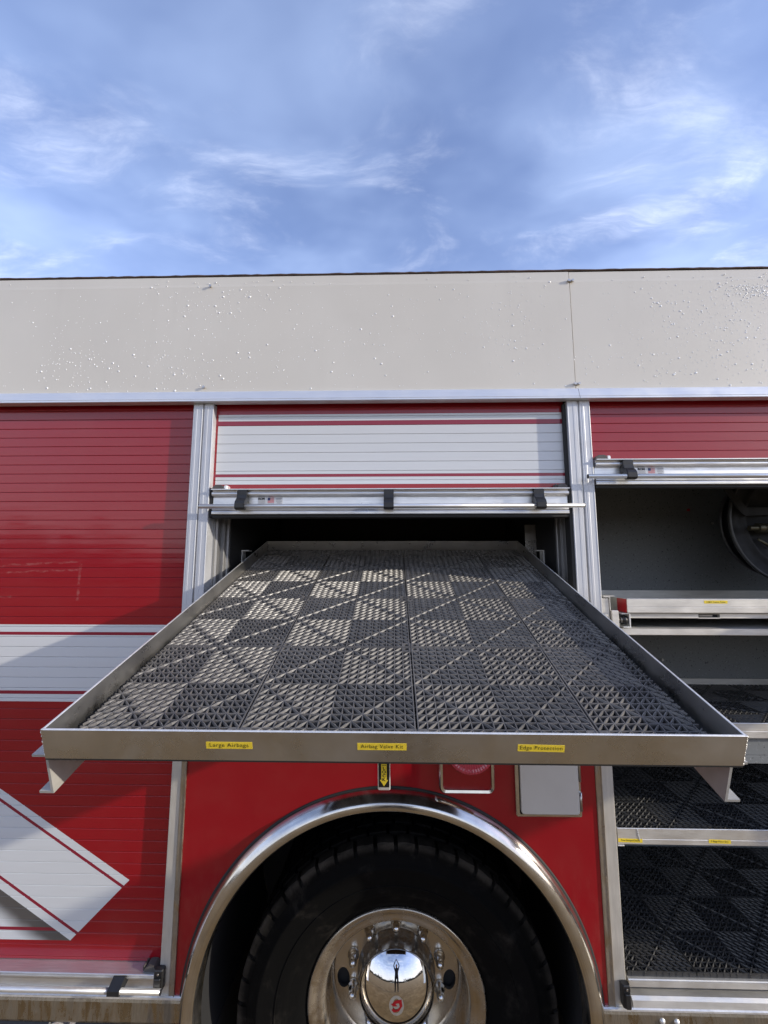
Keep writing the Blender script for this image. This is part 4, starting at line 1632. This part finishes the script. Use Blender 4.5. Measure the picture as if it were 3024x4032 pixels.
# its slide channel with a roller, and mounting block
mb = MB()
t_ = 0.003
mb.prism_y([(0.7560, 1.763), (0.7845, 1.763), (0.7845, 1.7165), (0.7600, 1.7165), (0.7600, 1.7195), (0.7810, 1.7195), (0.7810, 1.760), (0.7560, 1.760)], 0.036, 0.56)
B(mb, 'slide_channel', M['tray_edge'])
mb = MB()
mb.tube((0.762, 0.052, 1.7395), (0.777, 0.052, 1.7395), 0.0150, 24, 0)
mb.tube((0.758, 0.052, 1.7395), (0.762, 0.052, 1.7395), 0.0105, 20, 1)
mb.tube((0.742, 0.052, 1.7395), (0.758, 0.052, 1.7395), 0.005, 12, 1)
B(mb, 'roller', [M['black'], M['steel']])
mb = MB()
mb.bbox(0.722, 0.744, 0.030, 0.060, 1.700, 1.772, 0.0015)
mb.prism_y([(0.700, 1.815), (0.7195, 1.815), (0.7195, 1.772), (0.7215, 1.772), (0.7215, 1.818), (0.737, 1.818), (0.737, 1.8205), (0.700, 1.8205)], 0.036, 0.075)
mb.bbox(0.697, 0.7185, 0.040, 0.080, 1.735, 1.812, 0.001)
mb.bbox(0.699, 0.709, 0.031, 0.037, 1.752, 1.760, 0.001)
B(mb, 'mounting_block', M['shelf'])

# fixed angle shelf just below it
e = empty('shelf_bar', None, (1.35, 0.05, 1.693))
tag(e, 'bare aluminium shelf edge between the red-ended tray and the matted tray', 'shelf')
mb = MB()
mb.prism_x([(0.030, 1.714), (0.030, 1.6945), (0.0315, 1.693), (0.034, 1.693), (0.034, 1.7105), (0.600, 1.7105), (0.600, 1.714)], 0.6925, 2.018)
o = mb.build('shelf_angle', M['shelf'], e)
o.data.transform(Matrix.Translation(-Vector(e.location)))
o.data.materials.append(M['dark'])

# second matted tray, mostly behind the big one
e, B = lipped_shelf('slide_tray', 'matted aluminium tray behind the right corner of the tilted tray', 'tray', 0.700, 2.010, 0.030, 0.604, 1.4213, 0.0465, 0.040, 0.0245)
mat_on(e, 0.706, 2.004, 0.040, 0.598, 1.3975)
mb = MB()
mb.prism_x([(0.046, 1.374), (0.046, 1.320), (0.049, 1.3185), (0.047, 1.316), (0.047, 1.294), (0.07, 1.294), (0.07, 1.374)], 0.702, 2.008)
B(mb, 'lower_rail', M['zolatone'])

# third shelf with two strips
e, B = lipped_shelf('slide_tray', 'matted aluminium tray with two yellow strips and a pale drip on its face', 'tray', 0.6935, 2.012, 0.030, 0.604, 1.1075, 0.0470, 0.018, 0.031)
mat_on(e, 0.700, 2.006, 0.038, 0.598, 1.1035)
for word, x, z, w, ti in (('Tow Straps/Chains', 0.7315, 1.0725, 0.074, R(-1)), ('3 Bags Floor Dry', 1.0045, 1.0730, 0.067, R(-1.2))):
    o = name_strip(e, word, x, z, w, 0.0105, 0.030, 0.0062, tilt=ti, twidth=0.78, bold=0.0001)
    o.data.transform(Matrix.Translation(-Vector(e.location)))
mb = MB()
zs = [1.106, 1.098, 1.092, 1.086, 1.080, 1.0745]
xs = [0.7545, 0.7560, 0.7555, 0.7572, 0.7585, 0.7600]
for i in range(5):
    mb.tube((xs[i], 0.0293, zs[i]), (xs[i + 1], 0.0293, zs[i + 1]), 0.0014, 8)
B(mb, 'pale_drip', M['whitefilm'])
mb = MB()
mb.bbox(0.6935, 0.7135, 0.031, 0.050, 1.0545, 1.0585, 0.001)
B(mb, 'stop_tab', M['tray_edge'])

# mat on the compartment floor
e = empty('floor_mat', None, (1.35, 0.32, 0.7065))
tag(e, 'charcoal grid mat on the floor of the right compartment, lowest of all', 'mat')
mat_on(e, 0.693, 2.015, 0.020, 0.615, 0.7195 + 0.0005, first=0.105)

# ================================================================== hose reel
reel = empty('hose_reel', None, (1.555, 0.30, 2.09))
tag(reel, 'dark metal hose reel hanging high in the right compartment', 'hose reel')
for y, q in ((-0.04, 1.0), (0.055, 0.86)):
    mb = MB()
    mb.lathe_y([(0.03, y + 0.002), (0.175 * q, y + 0.002), (0.181 * q, y - 0.006), (0.190 * q, y - 0.008), (0.197 * q, y + 0.0), (0.232 * q, y + 0.004), (0.238 * q, y - 0.004)], 0, 0, 96, 0, True)
    mb.lathe_y([(0.238 * q, y - 0.004), (0.240 * q, y - 0.008), (0.245 * q, y - 0.008), (0.247 * q, y - 0.002), (0.246 * q, y + 0.006), (0.236 * q, y + 0.010), (0.03, y + 0.008)], 0, 0, 96, 2, True)
    for k in range(12):
        t = 2 * PI * k / 12 + 0.2
        mb.tube((0.15 * q * math.cos(t), y + 0.0015, 0.15 * q * math.sin(t)), (0.15 * q * math.cos(t), y - 0.001, 0.15 * q * math.sin(t)), 0.004, 8, 1)
    mb.build('reel_disc', [M['reel'], M['dark'], M['reel_rim']], reel)
mb = MB()
for k in range(2):
    y = -0.008 + k * 0.029
    vs = []
    mb.lathe_y([(0.14 + 0.0145 * math.cos(2 * PI * i / 10), y + 0.0145 * math.sin(2 * PI * i / 10)) for i in range(11)], 0, 0, 48, 0, True)
mb.build('hose', M['hose'], reel)
mb = MB()
mb.tube((-0.195, -0.07, -0.026), (-0.05, -0.07, -0.026), 0.010, 14)
mb.tube((-0.165, -0.07, -0.026), (-0.135, -0.07, -0.026), 0.019, 14)
mb.tube((-0.12, -0.07, -0.026), (-0.085, -0.07, -0.026), 0.022, 6, smooth=False)
mb.tube((-0.075, -0.07, -0.026), (-0.02, -0.07, 0.012), 0.013, 12)
mb.tube((0, -0.10, 0), (0, 0.0, 0), 0.03, 20)
mb.tube((-0.15, -0.05, -0.065), (-0.115, -0.055, -0.095), 0.006, 8)
mb.build('swivel_fitting', M['brass'], reel)
mb = MB()
mb.prism_y([(-0.29, 0.16), (-0.275, 0.17), (-0.19, 0.055), (-0.06, 0.055), (-0.03, 0.17), (0.0, 0.17), (-0.03, 0.03), (-0.20, 0.022), (-0.215, 0.035)], -0.066, -0.058)
mb.prism_y([(-0.33, 0.150), (0.2, 0.205), (0.2, 0.225), (-0.33, 0.165)], -0.075, -0.055)
mb.tube((-0.275, -0.078, 0.135), (-0.275, -0.066, 0.135), 0.006, 8)
mb.prism_y([(0.16, -0.03), (0.2, -0.03), (0.2, 0.22), (0.16, 0.22)], -0.066, -0.058)
mb.build('reel_frame', M['reel'], reel)

# ================================================================== the photographer (seen in the hub cap)
person = None


def skinned(name, pts, edges, radii, mats, root=0, sub=2, parent=None):
    me = bpy.data.meshes.new(name)
    me.from_pydata(pts, edges, [])
    ob = bpy.data.objects.new(name, me)
    COL.objects.link(ob)
    md = ob.modifiers.new('Skin', 'SKIN')
    md.use_smooth_shade = True
    me.skin_vertices[0].data[root].use_root = True
    for i, r_ in enumerate(radii):
        rr = r_ if isinstance(r_, tuple) else (r_, r_)
        me.skin_vertices[0].data[i].radius = rr
    sm = ob.modifiers.new('Sub', 'SUBSURF')
    sm.levels = sub
    sm.render_levels = sub
    me2 = bpy.data.meshes.new_from_object(ob.evaluated_get(bpy.context.evaluated_depsgraph_get()))
    bpy.data.objects.remove(ob)
    me2.name = name
    me2.materials.clear()
    for m_ in mats:
        me2.materials.append(m_)
    o2 = bpy.data.objects.new(name, me2)
    COL.objects.link(o2)
    o2.parent = parent
    return o2


M['jacket'] = simple('dark_blue_jacket', (0.022, 0.026, 0.040), 0.8, var=0.2)
M['trousers'] = simple('dark_trousers', (0.018, 0.019, 0.024), 0.85, var=0.2)
M['skin'] = simple('skin', (0.42, 0.24, 0.17), 0.5)
M['hair'] = simple('brown_hair', (0.03, 0.02, 0.013), 0.6)
person = empty('person', None, (0.02, -1.78, 0))
tag(person, 'person in dark clothes with both arms raised around a phone, mirrored in the hub cap', 'person')
J = [(0, 0, 0.93), (0, 0.0, 1.10), (0, 0.005, 1.28), (0, 0.0, 1.40), (0, 0.01, 1.48), (0, 0.02, 1.55), (0, 0.03, 1.63), (0, 0.03, 1.70),
     (-0.09, 0, 0.90), (-0.10, 0.01, 0.50), (-0.11, -0.02, 0.10), (-0.12, 0.10, 0.04),
     (0.09, 0, 0.90), (0.10, 0.01, 0.50), (0.11, -0.02, 0.10), (0.12, 0.10, 0.04),
     (-0.17, 0.0, 1.42), (-0.25, 0.12, 1.62), (-0.115, 0.27, 1.815), (-0.085, 0.30, 1.86),
     (0.17, 0.0, 1.42), (0.24, 0.12, 1.62), (0.085, 0.27, 1.815), (0.055, 0.30, 1.86)]
E_ = [(0, 1), (1, 2), (2, 3), (3, 4), (4, 5), (5, 6), (6, 7), (0, 8), (8, 9), (9, 10), (10, 11), (0, 12), (12, 13), (13, 14), (14, 15),
      (3, 16), (16, 17), (17, 18), (18, 19), (3, 20), (20, 21), (21, 22), (22, 23)]
Rr = [(0.15, 0.105), (0.145, 0.10), (0.165, 0.11), (0.14, 0.09), (0.06, 0.06), (0.075, 0.085), (0.08, 0.10), (0.055, 0.07),
      0.092, 0.064, 0.047, 0.036, 0.092, 0.064, 0.047, 0.036, 0.062, 0.047, 0.034, 0.022, 0.062, 0.047, 0.034, 0.022]
body = skinned('body', J, E_, Rr, [M['jacket'], M['trousers'], M['skin'], M['black']], 0, 2, person)
for pl in body.data.polygons:
    c_ = pl.center
    if c_.z < 0.09:
        pl.material_index = 3
    elif c_.z < 0.92:
        pl.material_index = 1
    elif (c_.z > 1.475 and abs(c_.x) < 0.115 and c_.y < 0.16) or (c_.z > 1.80):
        pl.material_index = 2
hr = MB()
hr.add(*(lambda: ([(0.088 * math.cos(t) * math.cos(l), -0.002 + 0.108 * math.sin(t) * math.cos(l) + 0.022, 1.665 + 0.105 * math.sin(l)) for l in (-0.35, 0.1, 0.6, 1.1, 1.5) for t in [PI + 0.1 + (PI - 0.2) * i / 12 for i in range(13)]],
                  [(r_ * 13 + i, r_ * 13 + i + 1, r_ * 13 + 14 + i, r_ * 13 + 13 + i) for r_ in range(4) for i in range(12)]))(), 0, True)
hr.build('hair', M['hair'], person, fix=False)
# fingers closed on the phone's edges
for sgn in (-1, 1):
    for k, (dz, ln_) in enumerate(((0.018, 0.050), (0.002, 0.056), (-0.015, 0.052), (-0.030, 0.042))):
        bx = -0.085 if sgn < 0 else 0.055
        pts = [(bx, 0.300, 1.865 + dz), (bx + sgn * 0.006, 0.300 + ln_ * 0.45, 1.872 + dz), (bx - sgn * 0.022, 0.300 + ln_ * 0.62, 1.876 + dz)]
        skinned('finger', pts, [(0, 1), (1, 2)], [0.010, 0.009, 0.0075], [M['skin']], 0, 1, person)
    bx = -0.085 if sgn < 0 else 0.055
    skinned('thumb', [(bx, 0.298, 1.850), (bx - sgn * 0.012, 0.300, 1.872), (bx - sgn * 0.040, 0.304, 1.886)], [(0, 1), (1, 2)], [0.012, 0.0105, 0.009], [M['skin']], 0, 1, person)

phone = empty('phone', None, (-0.004, -1.466, 1.905), (R(7.46), 0, R(1.333)))
tag(phone, 'black phone held up in the hands of the photographer, mirrored in the hub cap', 'phone')
mb = MB()
mb.bbox(-0.037, 0.037, -0.004, 0.004, -0.074, 0.074, 0.003)
mb.build('phone_case', M['black'], phone)
mb = MB()
mb.bbox(-0.033, 0.033, -0.0052, -0.0042, -0.069, 0.069, 0.0005)
mb.build('screen', M['ink'], phone)
